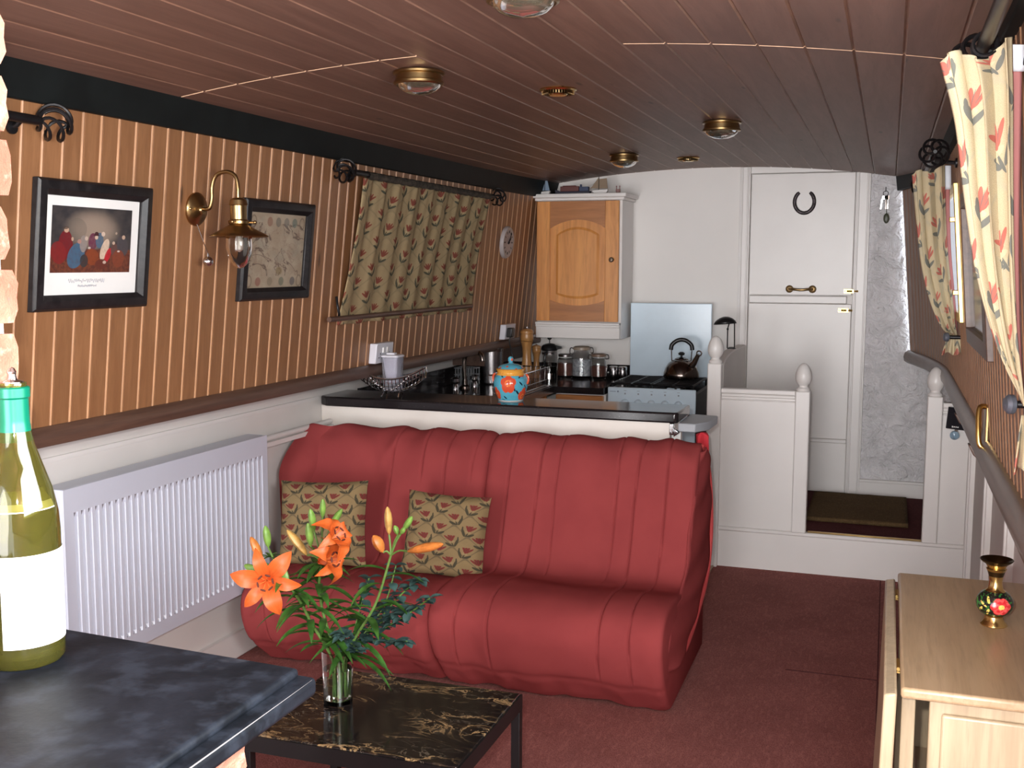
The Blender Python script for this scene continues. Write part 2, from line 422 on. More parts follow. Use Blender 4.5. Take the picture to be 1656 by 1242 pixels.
# landing and step
b = MB(); b.box(-.742, .39, YS, YB+.05, 0, ZS-.012)
struct(b.build('step_riser', M['white']), 'cream painted step riser')
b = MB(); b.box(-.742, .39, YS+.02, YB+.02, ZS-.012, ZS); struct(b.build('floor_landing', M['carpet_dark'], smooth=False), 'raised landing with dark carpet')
b = MB(); b.box(-.742, .39, YS-.018, YS+.02, ZS-.016, ZS+.004); struct(b.build('trim_step_nosing', M['white'], bevel=.006), 'nosing of the step')
b = MB(); b.box(-.32, .185, YS-.006, YS+.016, ZS+.004, ZS+.008); struct(b.build('trim_threshold', M['gold'], bevel=.002), 'brass threshold strip on the step')
# left wall of beaded boards
def board_wall(name, xf, side, y0, y1, z0, z1, mats):
    b = MB(); prof = []
    k0 = math.floor((y0-POFF)/PITCH); k1 = math.ceil((y1-POFF)/PITCH)
    for k in range(k0, k1+1):
        q = POFF+k*PITCH
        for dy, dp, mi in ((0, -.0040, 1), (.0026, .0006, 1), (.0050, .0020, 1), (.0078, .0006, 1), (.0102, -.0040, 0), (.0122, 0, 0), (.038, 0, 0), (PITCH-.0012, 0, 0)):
            if y0 <= q+dy <= y1: prof.append((q+dy, dp, mi))
    zs = [z0, (z0+z1)/2, z1]
    for y, dp, mi in prof:
        for z in zs: b.v.append((xf(y, z)+side*dp, y, z))
    for i in range(len(prof)-1):
        for j in range(2):
            f = (i*3+j, (i+1)*3+j, (i+1)*3+j+1, i*3+j+1)
            b.face(f if side > 0 else f[::-1], prof[i][2])
    return struct(b.build(name, mats, angle=12, origin=(0, 0, 0)))
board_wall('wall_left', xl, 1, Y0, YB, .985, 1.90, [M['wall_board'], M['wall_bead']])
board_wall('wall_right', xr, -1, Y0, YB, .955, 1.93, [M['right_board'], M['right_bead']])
# white lower hull sides
b = MB(); b.box(-2.30, -2.24, Y0, YB+.05, 0, .99); struct(b.build('wall_left_lower', M['white_wall'], smooth=False), 'cream lower left side below the dado rail')
b = MB(); b.box(.365, .42, Y0, YB+.05, 0, .97); struct(b.build('wall_right_lower', M['white_wall'], smooth=False), 'cream lower right side below the wooden rail')
# dado rail on the left (also roofs the recess below)
def strip(name, mat, f, y0, y1, n, bevel=.004, label=None):
    """f(y) -> closed list of (x,z)"""
    b = MB(); N = len(f(y0))
    for i in range(n+1):
        y = y0+(y1-y0)*i/n
        b.v += [(x, y, z) for x, z in f(y)]
    for i in range(n):
        for k in range(N): b.face((i*N+k, i*N+(k+1) % N, (i+1)*N+(k+1) % N, (i+1)*N+k))
    b.face(list(range(N-1, -1, -1))); b.face([n*N+k for k in range(N)])
    return struct(b.build(name, mat, bevel=bevel, angle=50, origin=(0, 0, 0)), label)
strip('trim_dado_left', M['dado'], lambda y: [(-2.26, .984), (xl(y, 1)+.020, .984), (xl(y, 1)+.024, 1.0), (xl(y, 1)+.022, 1.018), (xl(y, 1)+.008, 1.034), (xl(y, 1)-.02, 1.036), (-2.26, 1.036)], Y0, YB, 40, .002, 'dark wooden dado rail on the left wall')
strip('trim_bead_left', M['white'], lambda y: [(-2.245, .885), (-2.232, .885), (-2.230, .893), (-2.232, .90), (-2.245, .90)], Y0, 4.0, 2, 0, 'thin bead on the cream panel below the dado')
strip('trim_rail_right', M['rail_right'], lambda y: [(.42, .928), (xr(y, 1)-.006, .928), (xr(y, 1)-.024, .940), (xr(y, 1)-.028, .962), (xr(y, 1)-.022, .985), (xr(y, 1)-.004, .998), (.42, .998)], Y0, YB, 60, .002, 'dark wooden rail along the right wall')
strip('trim_cornice_left', M['black_beam'], lambda y: [(xl(y, 1.83)-.03, 1.828), (xl(y, 1.83)+.014, 1.828), (xl(y, 1.9)+.036, 1.926), (xl(y, 1.9)-.03, 1.95)], Y0, YB, 40, .003, 'black cornice beam along the left wall')
strip('trim_cornice_right', M['black_beam'], lambda y: [(xr(y, 1.84)+.05, 1.842), (xr(y, 1.84)-.022, 1.842), (xr(y, 1.9)-.028, 1.93), (xr(y, 1.9)+.05, 1.95)], Y0, YB, 40, .003, 'black cornice beam along the right wall')
b = MB(); b.box(-2.24, -2.045, 5.50, YB, .90, .984); struct(b.build('trim_panel_left', M['dado']), 'brown wooden panel under the dado beside the canister')
# pipes below the dado between radiator and sofa
b = MB(); b.cyl((-2.19, 3.36, .795), (-2.19, 4.02, .795), .011, n=10, m=0); b.box(-2.24, -2.175, 3.36, 4.02, .765, .782)
struct(b.build('trim_pipe_box', M['white']), 'cream pipe and ledge above the sofa on the left side')
# skirting
b = MB(); b.box(-2.24, -2.222, Y0, 4.0, 0, .10); struct(b.build('baseboard_left', M['white'], bevel=.004))
# battens on the lower right side
for i, (y, wd) in enumerate(((4.84, .05), (4.06, .05), (3.36, .05), (2.62, .05))):
    b = MB(); b.box(.345, .37, y-wd/2, y+wd/2, 0, .95); b.box(.338, .37, y-.01, y+.01, 0, .95)
    struct(b.build('trim_batten_%d' % (i+1), M['white'], bevel=.004), 'cream upright batten on the lower right side')
for i, y in enumerate((4.12, 3.42)):
    b = MB(); b.prism([(.36, y-.02, .93), (.235, y-.02, .93), (.25, y-.02, .90), (.36, y-.02, .80)], (0, .04, 0))
    tag(b.build('rail_bracket', M['dado'], bevel=.003), ['reddish wooden bracket under the right rail, the further one from the camera', 'reddish wooden bracket under the right rail, the nearer one'][i], 'bracket', 'brackets under the right rail')
# ceiling planks
b = MB(); x = .012-CP*18
k = 0
def plank(x0, x1, ya, yb):
    e = .004; xs = [x0, x0+e, (x0+x1)/2, x1-e, x1]; ys = [ya, ya+e, yb-e, yb]
    o = len(b.v)
    for j, y in enumerate(ys):
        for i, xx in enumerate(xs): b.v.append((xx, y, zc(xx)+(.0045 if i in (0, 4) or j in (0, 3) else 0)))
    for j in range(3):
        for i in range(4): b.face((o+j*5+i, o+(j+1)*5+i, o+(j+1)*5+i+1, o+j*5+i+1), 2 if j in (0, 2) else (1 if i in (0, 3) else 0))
while x < .30:
    if -1.22 < x+CP/2 < -.66: plank(x, x+CP, Y0, YB)
    else: plank(x, x+CP, Y0, 2.65); plank(x, x+CP, 2.65, YB)
    x += CP; k += 1
struct(b.build('ceiling', [M['ceil'], M['ceil_edge'], M['ceil_joint_lit']], angle=15, origin=(0, 0, 0)))
b = MB(); b.box(-2.3, .5, Y0, YB+.1, 2.03, 2.06); struct(b.build('ceiling_deck', M['black_beam'], smooth=False), 'deck above the ceiling boards')
# bulkhead with doorway trims
b = MB(); b.box(-2.35, -.80, YB, YB+.06, 0, 2.03); b.box(-.80, .5, YB+.012, YB+.06, 0, 2.03); struct(b.build('wall_back', M['bulkhead'], smooth=False))
b = MB(); b.box(-.112, .42, YB-.004, YB+.02, ZS, 1.98)
struct(b.build('wall_back_plaster', M['artex'], smooth=False), 'rough white plastered panel right of the door')
b = MB(); b.box(-.115, .40, YB-.022, YB, ZS, ZS+.075); b.box(-.115, .40, YB-.028, YB, ZS+.075, ZS+.09)
struct(b.build('baseboard_back', M['white'], bevel=.003))
for i, (a, c) in enumerate(((-.800, -.742), (-.186, -.112))):
    b = MB(); b.box(a, c, YB-.022, YB+.02, ZS, 1.985); b.box(a+.008, a+.018, YB-.028, YB, ZS, 1.985); b.box(c-.018, c-.008, YB-.028, YB, ZS, 1.985)
    struct(b.build('trim_door_%d' % (i+1), M['white'], bevel=.003), ['left', 'right'][i]+' door frame upright')
b = MB(); b.box(-.742, -.186, YB-.02, YB+.02, 1.948, 1.985); struct(b.build('trim_door_3', M['white'], bevel=.003), 'head of the door frame')
dr = bpy.data.objects.new('door_1', None); COL.objects.link(dr); dr.location = (-.464, YB, ZS); struct(dr, 'cream stable door in two leaves'); dr['category'] = 'door'
def leaf(name, z0, z1):
    b = MB(); b.box(-.738, -.19, YB-.014, YB+.015, z0, z1); return b.build(name, M['white'], dr, bevel=.003)
leaf('upper_leaf', 1.285, 1.945); leaf('lower_leaf', .497, 1.238); leaf('plinth_panel', ZS+.004, .475)
b = MB(); b.box(-.735, -.215, YB-.024, YB, 1.240, 1.281); b.build('middle_ledge', M['white'], dr, bevel=.004)
b = MB(); b.box(-.738, -.19, YB-.026, YB, .475, .497); b.build('lower_ledge', M['white'], dr, bevel=.005)
b = MB()
for xx in (-.518, -.396): b.lathe([(.021, 0), (.021, .006), (.012, .010)], (xx, YB-.012, 1.318), 16, axis=(0, -1, 0))
b.tube(cr([(-.518, YB-.02, 1.318), (-.50, YB-.044, 1.318), (-.457, YB-.052, 1.314), (-.414, YB-.044, 1.318), (-.396, YB-.02, 1.318)]), .0075, 10)
plab(b.build('pull_handle', M['brass_old'], dr), 'dull brass pull handle')
for z, x0 in ((1.309, -.232), (1.205, -.258)):
    b = MB(); b.box(x0, x0+.055, YB-.018, YB-.012, z-.010, z+.010); b.tube([(x0+.004, YB-.024, z), (x0+.075, YB-.024, z)], .0055, 8); b.ball((x0+.03, YB-.032, z), .006, 6)
    for q in (.008, .045): b.box(x0+q, x0+q+.008, YB-.031, YB-.014, z-.009, z+.009)
    plab(b.build('bolt', M['gold'], dr), 'small polished brass bolt')
# half wall between landing and galley
b = MB()
pf = [(YS+.12, ZS), (YS+.12, .955)]+[(YS+.12+.42*(1-math.cos(a)), .955+.055*math.sin(a)) for a in [PI/2*i/8 for i in range(1, 9)]]+[(YB, 1.005), (YB, ZS)]
b.prism([(-.795, y, z) for y, z in pf], (.05, 0, 0))
struct(b.build('wall_partition', M['white_wall'], bevel=.006), 'cream half-height partition beside the cooker')
# newel posts and boarded panels of the step
def acorn(c, s=1.0):
    b = MB(); b.lathe([(.030*s, 0), (.032*s, .006), (.030*s, .012), (.022*s, .018), (.021*s, .024), (.033*s, .040), (.038*s, .058), (.037*s, .078), (.031*s, .100), (.021*s, .118), (.009*s, .128), (0, .130)], c, 24)
    return b
def newel(x0, x1, z0, z1, label, k):
    xm = (x0+x1)/2; o = thing('newel_post', label, 'post', (xm, YS, z0), 'cream newel posts with acorn finials')
    b = MB(); b.box(x0, x1, YS-.036, YS+.028, z0, z1); b.build('post_shaft', M['white'], o, bevel=.005)
    acorn((xm, YS-.004, z1), k).build('acorn_finial', M['white'], o)
newel(-.800, -.735, 0, .985, 'cream newel post with acorn finial at the galley corner, tallest and leftmost', 1.0)
newel(-.392, -.326, ZS+.004, .868, 'cream newel post with acorn finial on the left of the step opening', 1.0)
newel(.182, .247, ZS+.004, .868, 'cream newel post with acorn finial on the right of the step opening', 1.0)
def boarded(name, label, x0, x1, z1):
    o = thing(name, label, 'panel', ((x0+x1)/2, YS, ZS))
    b = MB(); b.box(x0, x1, YS-.010, YS+.012, ZS+.004, z1-.03); b.build('board', M['white'], o, bevel=.002)
    b = MB(); b.box(x0, x1, YS-.026, YS+.024, z1-.028, z1-.004); b.box(x0, x1, YS-.018, YS+.018, z1-.045, z1-.028); b.box(x0, x1, YS-.014, YS+.012, z1-.062, z1-.052); b.build('top_rail', M['white'], o, bevel=.005)
boarded('balustrade_panel', 'cream boarded balustrade panel between the two left newel posts', -.735, -.392, .872)
boarded('balustrade_panel', 'short cream balustrade panel between the right newel post and right wall', .247, .362, .845)
# ================================================================== FIREPLACE CORNER
def bricks(name, x0, x1, y0, y1, z0, z1, label, seed):
    rnd = random.Random(seed)
    o = bpy.data.objects.new(name, None); COL.objects.link(o); o.location = ((x0+x1)/2, (y0+y1)/2, z0); struct(o, label)
    b = MB(); g = MB(); ch = .0755; z = z0; row = 0
    b.box(x0+.014, x1-.010, y0+.014, y1-.012, z0, z1)
    b.build('mortar_core', M['mortar'], o)
    while z < z1-.02:
        zt = min(z+.064, z1)
        nx = max(1, round((x1-x0)/.215)); sh = (row % 2)*.5
        cuts = [x0]+[x0+(i+sh)*(x1-x0)/nx for i in range(0 if sh else 1, nx)]+[x1]
        ycuts = [y0, y0+(.11 if row % 2 else .20), y1] if y1-y0 > .22 else [y0, y1]
        for i in range(len(cuts)-1):
            for j in range(len(ycuts)-1):
                j_ = lambda: rnd.uniform(-.004, .003)
                a, c = cuts[i]+.005, cuts[i+1]-.005; d, e = ycuts[j]+.005, ycuts[j+1]-.005
                if i == len(cuts)-2: c = x1+j_()
                if j == len(ycuts)-2: e = y1+j_()
                if j == 0: d = y0+j_()
                p = len(g.v)
                # a worn brick: box with jittered corners, sides subdivided
                N = 4
                for kz in range(N+1):
                    for q in range(16):
                        t = q/16*4; sd = int(t); f = t-sd
                        cx = [a+(c-a)*f, c, c-(c-a)*f, a][sd]; cy = [d, d+(e-d)*f, e, e-(e-d)*f][sd]
                        jx = rnd.uniform(-.0022, .0022); jy = rnd.uniform(-.0022, .0022)
                        sq = .004 if kz in (0, N) else 0
                        mx_, my_ = (a+c)/2, (d+e)/2
                        g.v.append((cx+jx+(sq if cx < mx_ else -sq), cy+jy+(sq if cy < my_ else -sq), z+(zt-z)*kz/N+rnd.uniform(-.0012, .0012)))
                for kz in range(N):
                    for q in range(16): g.face((p+kz*16+q, p+kz*16+(q+1) % 16, p+(kz+1)*16+(q+1) % 16, p+(kz+1)*16+q))
                g.face([p+q for q in range(15, -1, -1)]); g.face([p+N*16+q for q in range(16)])
        z += ch; row += 1
    g.build('brick_courses', M['brick'], o, angle=60)
    return o
bricks('wall_chimney', -1.36, -.990, .66, 1.045, 1.0, 1.955, 'brick chimney column standing on the slate slab', 3)
bricks('wall_hearth', -1.36, -.622, .50, .950, 0, .967, 'brick pier carrying the slate slab', 5)
o = thing('mantel_slab', 'black slate slab with stepped rounded edge on the brick pier, under the wine bottle', 'shelf', (-1.0, .66, .968))
b = MB(); b.prism([(-1.40, .25, .988), (-.608, .25, .988), (-.608, 1.036, .988), (-1.40, 1.085, .988)], (0, 0, .012)); b.build('upper_slab', M['slate'], o, bevel=.005, segs=3)
b = MB(); b.prism([(-1.40, .25, .968), (-.590, .25, .968), (-.590, 1.044, .968), (-1.40, 1.092, .968)], (0, 0, .021)); b.build('lower_slab', M['slate'], o, bevel=.006, segs=3)
b = MB(); b.tube([(-.5925, .26, .9868), (-.5925, .6, .9870), (-.593, 1.036, .9866)], .0012, 6); plab(b.build('worn_arris', M['slate_chip'], o), 'pale worn edge line')
# wine bottle
BC = Vector((-.9165, .955, 1.0))
o = thing('wine_bottle', 'green glass wine bottle with white label and green foil on the slate slab', 'bottle', BC)
outer = [(.030, .004), (.040, .001), (.0435, .006), (.0437, .02), (.0437, .150), (.0425, .170), (.037, .198), (.028, .225), (.0205, .248), (.0168, .268), (.0150, .300), (.0150, .302), (.0172, .303), (.0172, .311), (.0150, .313), (.0150, .318)]
inner = [(.0118, .318), (.0125, .27), (.017, .247), (.025, .223), (.034, .196), (.0398, .168), (.0408, .15), (.0408, .02), (.030, .012), (.012, .030), (0, .034)]
b = MB(); b.lathe([(0, .022), (.012, .020)]+outer+inner, BC, 48); b.build('glass_body', M['bottle'], o, angle=60)
b = MB(); b.lathe([(.0405, .0125), (.0405, .021), (0, .024)], BC, 32); b.build('wine_lees', M['wine'], o)
b = MB(); b.lathe([(.0186, .2525), (.0180, .256), (.0174, .268), (.0168, .272), (.0166, .276), (.0164, .300), (.0182, .302), (.0182, .312), (.0165, .3135)], BC, 40); b.build('capsule_foil', M['foil'], o)
def wrap(rf, a0, a1, z0f, z1f, n=40, nz=8):
    b = MB()
    b.grid(lambda u, v: (lambda a: (lambda z: (BC.x+rf(z)*math.cos(a), BC.y+rf(z)*math.sin(a), BC.z+z))(z0f(u)+(z1f(u)-z0f(u))*v))(a0+(a1-a0)*u), n, nz, 0, lambda u, v: (u, v))
    return b
view = math.atan2(-BC.y, -BC.x)
t = T('wine_label_paper'); x = t.xyz(t.co('UV')); n = t.noise(t.co('UV', (60, 5, 1)), 1, 2)
crest = ell(x[0], x[1], .66, .66, 0, .045, .10)*t.noise(t.co('UV', (50, 30, 1)), 1, 2).gt(.46)
ln = ((x[1]-.395).ab().lt(.006)*x[0].gt(.40)*x[0].lt(.92)).mx((x[1]-.22).ab().lt(.004)*x[0].gt(.4)*x[0].lt(.86))
ln2 = (x[1]*14).fr().lt(.30)*x[0].gt(.45)*x[0].lt(.85)*x[1].gt(.10)*x[1].lt(.20)*n.gt(.5)
t.base(t.mix(ln.mx(crest).mx(ln2)*.8, (.88, .89, .87), (.42, .58, .52))).set(rough=.55)
M['wlabel'] = t.mat
wrap(lambda z: .0443, view-.50, view+1.75, lambda u: .026, lambda u: .130).build('body_label', M['wlabel'], o)
wrap(lambda z: .0462-.62*max(0, z-.172)-.0012, view-.50, view+1.15, lambda u: .178, lambda u: .200+.010*math.exp(-((u-.72)/.10)**2), 30).build('neck_label', M['paper'], o)
b = MB(); b.lathe([(.0125, .313), (.0125, .319), (.006, .321), (.0045, .326), (.0052, .330), (.003, .334), (0, .335)], BC, 20); plab(b.build('stopper', M['chrome'], o), 'chrome stopper')
# ================================================================== LEFT WALL THINGS
def lwp(y, z, d=0): return Vector((xl(y, z)+d, y, z))
TX = .107                               # lean of the wall
def picture(name, label, y0, y1, z0, z1, fw, artmat, mount=None, mat_b=(0, 0, 0)):
    o = thing(name, label, 'picture', lwp((y0+y1)/2, z0))
    def P(y, z, d): return lwp(y, z, d)
    b = MB()
    O = [(y0, z0), (y1, z0), (y1, z1), (y0, z1)]; I = [(y0+fw, z0+fw), (y1-fw, z0+fw), (y1-fw, z1-fw), (y0+fw, z1-fw)]
    ring = [(O, .002), (O, .017), ([(a+(.006 if i in (0, 3) else -.006), c+(.006 if i < 2 else -.006)) for i, (a, c) in enumerate(O)], .023), ([(a*.35+p*.65, c*.35+q*.65) for (a, c), (p, q) in zip(O, I)], .026), (I, .013), (I, .004)]
    for r, d in ring: b.v += [tuple(P(y, z, d)) for y, z in r]
    for i in range(len(ring)-1):
        for k in range(4): b.face((i*4+k, i*4+(k+1) % 4, (i+1)*4+(k+1) % 4, (i+1)*4+k))
    b.build('frame', M['frame'], o, bevel=.0015, angle=20)
    def flat(nm, a0, a1, c0, c1, d, mat):
        b = MB(); b.grid(lambda u, v: P(a0+(a1-a0)*u, c0+(c1-c0)*v, d), 1, 1, 0, lambda u, v: (u, v)); return b.build(nm, mat, o)
    if mount:
        flat('mount', y0+fw-.004, y1-fw+.004, z0+fw-.004, z1-fw+.004, .006, mount)
        l, r, bt = mat_b
        flat('print', y0+fw+l, y1-fw-r, z0+fw+bt, z1-fw-l, .0072, artmat)
    else: flat('print', y0+fw-.004, y1-fw+.004, z0+fw-.004, z1-fw+.004, .006, artmat)
    b = MB(); b.grid(lambda u, v: P(y0+fw-.004+(y1-y0-2*fw+.008)*u, z0+fw-.004+(z1-z0-2*fw+.008)*v, .0095), 1, 1)
    return o
# dim oil-painting print: a generic company of people in old dress by candlelight
t = T('figure_print'); x = t.xyz(t.co('UV')); u, v = x[0], x[1]; n = t.noise(t.co('UV', (9, 7, 1)), 1, 4); n2 = t.noise(t.co('UV', (30, 16, 1)), 1, 3)
du, dv = (u-.5)/.40, (v-.66)/.36
glow = (du*du+dv*dv).ss(0, 1.0).inv()
c = t.mix(n.ss(.3, .7), (.030, .028, .032), (.060, .052, .050)); c = t.mix(glow*.85, c, (.34, .26, .20)); c = t.mix(ell(u, v, .30, .66, 0, .12, .17)*.35, c, (.10, .09, .075))
c = t.mix(v.ss(.42, .22).inv()*0+(v.lt(.36))*.8, c, t.mix(n2.ss(.35, .65), (.10, .022, .014), (.20, .055, .022)))
figs = [(.17, .42, .0, .085, .22, (.16, .012, .016)), (.09, .30, .1, .09, .17, (.20, .018, .018)), (.30, .26, -.2, .10, .20, (.055, .115, .19)), (.385, .44, 0, .045, .13, (.26, .22, .20)), (.50, .48, 0, .055, .13, (.13, .03, .06)), (.585, .50, 0, .05, .12, (.07, .12, .18)), (.50, .24, .1, .085, .13, (.22, .050, .018)), (.655, .36, -.2, .05, .17, (.62, .48, .36)), (.70, .27, -.25, .035, .12, (.45, .02, .03)), (.785, .36, 0, .05, .10, (.12, .06, .05)), (.89, .42, .1, .075, .16, (.07, .06, .065)), (.84, .22, 0, .08, .14, (.20, .05, .025)), (.40, .18, 0, .05, .10, (.04, .035, .035)), (.62, .13, 0, .08, .08, (.12, .03, .02))]
for cx, cy, an, rx, ry, cc in figs: c = t.mix(ell(u, v, cx, cy, an, rx, ry)*(n2.ss(.2, .6)*.35+.62), c, cc)
for cx, cy, rx, ry, cc in [(.175, .645, .028, .042, (.55, .36, .25)), (.335, .475, .024, .034, (.40, .22, .18)), (.42, .525, .020, .032, (.52, .40, .33)), (.545, .545, .021, .032, (.60, .44, .33)), (.63, .60, .024, .036, (.62, .48, .38)), (.77, .465, .018, .026, (.55, .40, .30)), (.90, .56, .022, .034, (.52, .36, .26)), (.25, .51, .014, .03, (.50, .35, .25)), (.80, .62, .013, .02, (.42, .32, .24)), (.66, .16, .022, .025, (.55, .42, .34)), (.46, .38, .018, .018, (.52, .44, .38)), (.84, .335, .018, .014, (.60, .52, .46))]:
    c = t.mix(ell(u, v, cx, cy, 0, rx, ry)*.9, c, cc)
c = t.mix(ell(u, v, .545, .60, 0, .026, .032).mx(ell(u, v, .545, .578, 0, .042, .008))*.95, c, (.05, .012, .015))
c = t.mix(ell(u, v, .165, .675, .2, .034, .022)*.8, c, (.06, .04, .03))
t.base(c).set(rough=.35); M['figures'] = t.mat
pic = picture('framed_picture', 'black framed print of a company of people on white mount, left of brass lamp', 2.135, 2.570, 1.329, 1.656, .040, M['figures'], M['paper'], (.024, .030, .056))
b = MB()                                # faint pencilled caption
rnd = random.Random(2)
for (ya, yb, z, amp) in ((2.265, 2.40, 1.404, .0055), (2.30, 2.37, 1.391, .003)):
    pts = [lwp(ya+(yb-ya)*i/60, z+amp*math.sin(i*1.9+rnd.uniform(-.5, .5))*(1 if rnd.random() < .75 else .15), .0076) for i in range(61)]
    b.tube(pts, .0007, 4)
b.build('caption_script', plain('pencil_grey', (.42, .42, .46), .7), pic)
t = T('old_map_print'); x = t.xyz(t.co('UV')); u, v = x[0], x[1]; n = t.noise(t.co('UV', (5, 5, 1)), 1, 4)
c = t.mix(n.ss(.35, .7), (.36, .285, .20), (.43, .36, .265)); c = t.mix(t.noise(t.co('UV', (3, 3, 1), loc=(4, 1, 0)), 1, 3).ss(.52, .65)*.35, c, (.27, .27, .215))
co = (t.noise(t.co('UV', (2.1, 1.9, 1)), 1, 4, .6, .9)-.5).ab().ss(0, .020).inv(); rv = (t.noise(t.co('UV', (3.4, 2.6, 1), loc=(7, 3, 0)), 1, 3, .6, .6)-.5).ab().ss(0, .014).inv()
inside = v.gt(.17)*v.lt(.86)
c = t.mix(co*inside*.9, c, (.10, .06, .045)); c = t.mix(rv*inside*.5, c, (.20, .12, .09))
txt = t.noise(t.co('UV', (70, 46, 1)), 1, 2).gt(.62)*inside
c = t.mix(txt*.22, c, (.14, .10, .07)); c = t.mix(ell(u, v, .57, .235, -.5, .055, .05)*.6, c, (.20, .14, .05))
for i, cc in enumerate([(.24, .10, .06), (.12, .12, .10), (.15, .14, .12), (.08, .14, .12)]): c = t.mix(ell(u, v, .36+.145*i, .875, 0, .045, .062)*.65, c, cc)
for cx, cc in [(.22, (.24, .07, .05)), (.62, (.10, .13, .09)), (.82, (.07, .07, .09)), (.42, (.22, .18, .12))]: c = t.mix(ell(u, v, cx, .095, 0, .045, .058)*.65, c, cc)
for cx, cy in [(.09, .87), (.93, .87), (.07, .10), (.94, .10)]: c = t.mix((ell(u, v, cx, cy, 0, .05, .085)*ell(u, v, cx, cy, 0, .034, .064).inv())*.6, c, (.14, .10, .07))
bd = (u.lt(.012)).mx(u.gt(.988)).mx(v.lt(.012)).mx(v.gt(.988)); c = t.mix(bd*.5, c, (.15, .10, .07))
t.base(c).set(rough=.4); M['map'] = t.mat
picture('framed_picture', 'black framed antique county map right of the brass lamp', 3.035, 3.478, 1.327, 1.658, .042, M['map'])
# brass lantern wall lamp
LY = 2.795
wb = lwp(LY, 1.61)
o = thing('wall_lamp', 'brass fisherman lantern lamp on the left wall between the two pictures', 'lamp', wb)
b = MB(); b.lathe([(.050, 0), (.050, .006), (.042, .014), (.022, .020), (.014, .024), (.012, .030)], wb, 32, axis=(1, 0, -.1)); b.ball(wb+Vector((.010, -.040, .0)), .006, 6); b.build('wall_plate', M['brass_old'], o)
lc = Vector((-1.815, LY, 0))
b = MB(); b.tube(cr([wb+Vector((.02, 0, 0)), wb+Vector((.048, 0, .002)), wb+Vector((.058, 0, .03)), wb+Vector((.060, 0, .065)), wb+Vector((.076, 0, .098)), (lc.x-.035, LY, 1.717), (lc.x-.008, LY, 1.704), (lc.x, LY, 1.672), (lc.x, LY, 1.640)], 8), .0058, 10); b.build('swan_neck_arm', M['brass_old'], o)
b = MB(); b.lathe([(.006, 1.642), (.016, 1.640), (.024, 1.634), (.026, 1.626), (.0275, 1.620), (.0240, 1.618), (.0240, 1.578), (.030, 1.574), (.030, 1.566), (.024, 1.562), (.030, 1.557)], lc, 32); b.build('lamp_holder', M['brass_old'], o)
b = MB(); b.lathe([(.022, 1.566), (.032, 1.560), (.050, 1.549), (.072, 1.538), (.084, 1.531), (.086, 1.528), (.083, 1.527), (.070, 1.534), (.048, 1.544), (.030, 1.552), (.020, 1.556)], lc, 40); b.build('lamp_shade', M['brass_old'], o)
for a in (2.6, 4.9, .5):
    b = MB(); b.cyl((lc.x+.024*math.cos(a), LY+.024*math.sin(a), 1.570), (lc.x+.046*math.cos(a), LY+.046*math.sin(a), 1.570), .003, n=8); b.ball((lc.x+.047*math.cos(a), LY+.047*math.sin(a), 1.570), .0055, 6)
    b.build('thumb_screw', M['brass_old'], o)
b = MB(); b.lathe([(.034, 1.548), (.038, 1.525), (.039, 1.50), (.035, 1.475), (.026, 1.452), (.012, 1.438), (0, 1.435), (0, 1.4365), (.011, 1.4395), (.0245, 1.4535), (.0335, 1.476), (.0375, 1.50), (.0365, 1.525), (.0325, 1.548)], lc, 32); b.build('glass_globe', M['lamp_glass'], o)
b = MB(); b.lathe([(.010, 1.552), (.010, 1.525), (.013, 1.515), (.012, 1.49), (0, 1.482)], lc, 16); b.build('bulb', T('dull_bulb').base((.62, .60, .56)).set(rough=.15, trans=.5).mat, o)
# pull cord with ball
cb = Vector((wb.x+.035, LY+.006, 0))
b = MB(); b.tube([(wb.x+.006, LY-.004, 1.566), (cb.x, cb.y, 1.478)], .0013, 6); o2 = b.build('pull_cord', M['chrome'], o)
b = MB(); b.ball((cb.x, cb.y, 1.455), .0155, 14); b.cyl((cb.x, cb.y, 1.468), (cb.x, cb.y, 1.480), .005, .003, 10); b.box(cb.x-.002, cb.x+.002, cb.y-.021, cb.y+.021, 1.453, 1.457)
plab(b.build('cord_ball', M['chrome'], o2), 'chrome ball on the pull cord')
# wall clock
ck = lwp(5.535, 1.566)
o = thing('wall_clock', 'small round pale grey wall clock beside the kitchen cupboard', 'clock', ck)
axn = (1, 0, -.107)
b = MB(); b.lathe([(.086, 0), (.086, .012), (.080, .020), (.074, .018)], ck, 40, axis=axn); b.build('clock_case', plain('grey_clock_case', (.42, .37, .36), .4), o)
b = MB(); b.lathe([(.0755, .014), (.0755, .0165), (0, .0166)], ck, 40, axis=axn); b.build('clock_face', plain('clock_dial', (.46, .42, .41), .5), o)
nx = Vector(axn).normalized(); up = Vector((.107, 0, 1)).normalized(); sd = Vector((0, 1, 0))
def ckp(a, r, d=.018): return ck+nx*d+up*(r*math.cos(a))+sd*(r*math.sin(a))
for k in range(12):
    a = k*PI/6; r0, r1 = .050, .064
    b = MB(); b.tube([ckp(a, r0), ckp(a, r1)], .0022 if k % 3 else .0036, 6); b.build('hour_mark', M['iron'], o)
b = MB(); b.tube([ckp(.95, -.008, .020), ckp(.95, .034, .020)], .0034, 6); b.build('hour_hand', M['iron'], o)
b = MB(); b.tube([ckp(.55, -.01, .022), ckp(.55, .058, .022)], .0024, 6); b.ball(ckp(0, 0, .022), .006, 6); b.build('minute_hand', M['iron'], o)
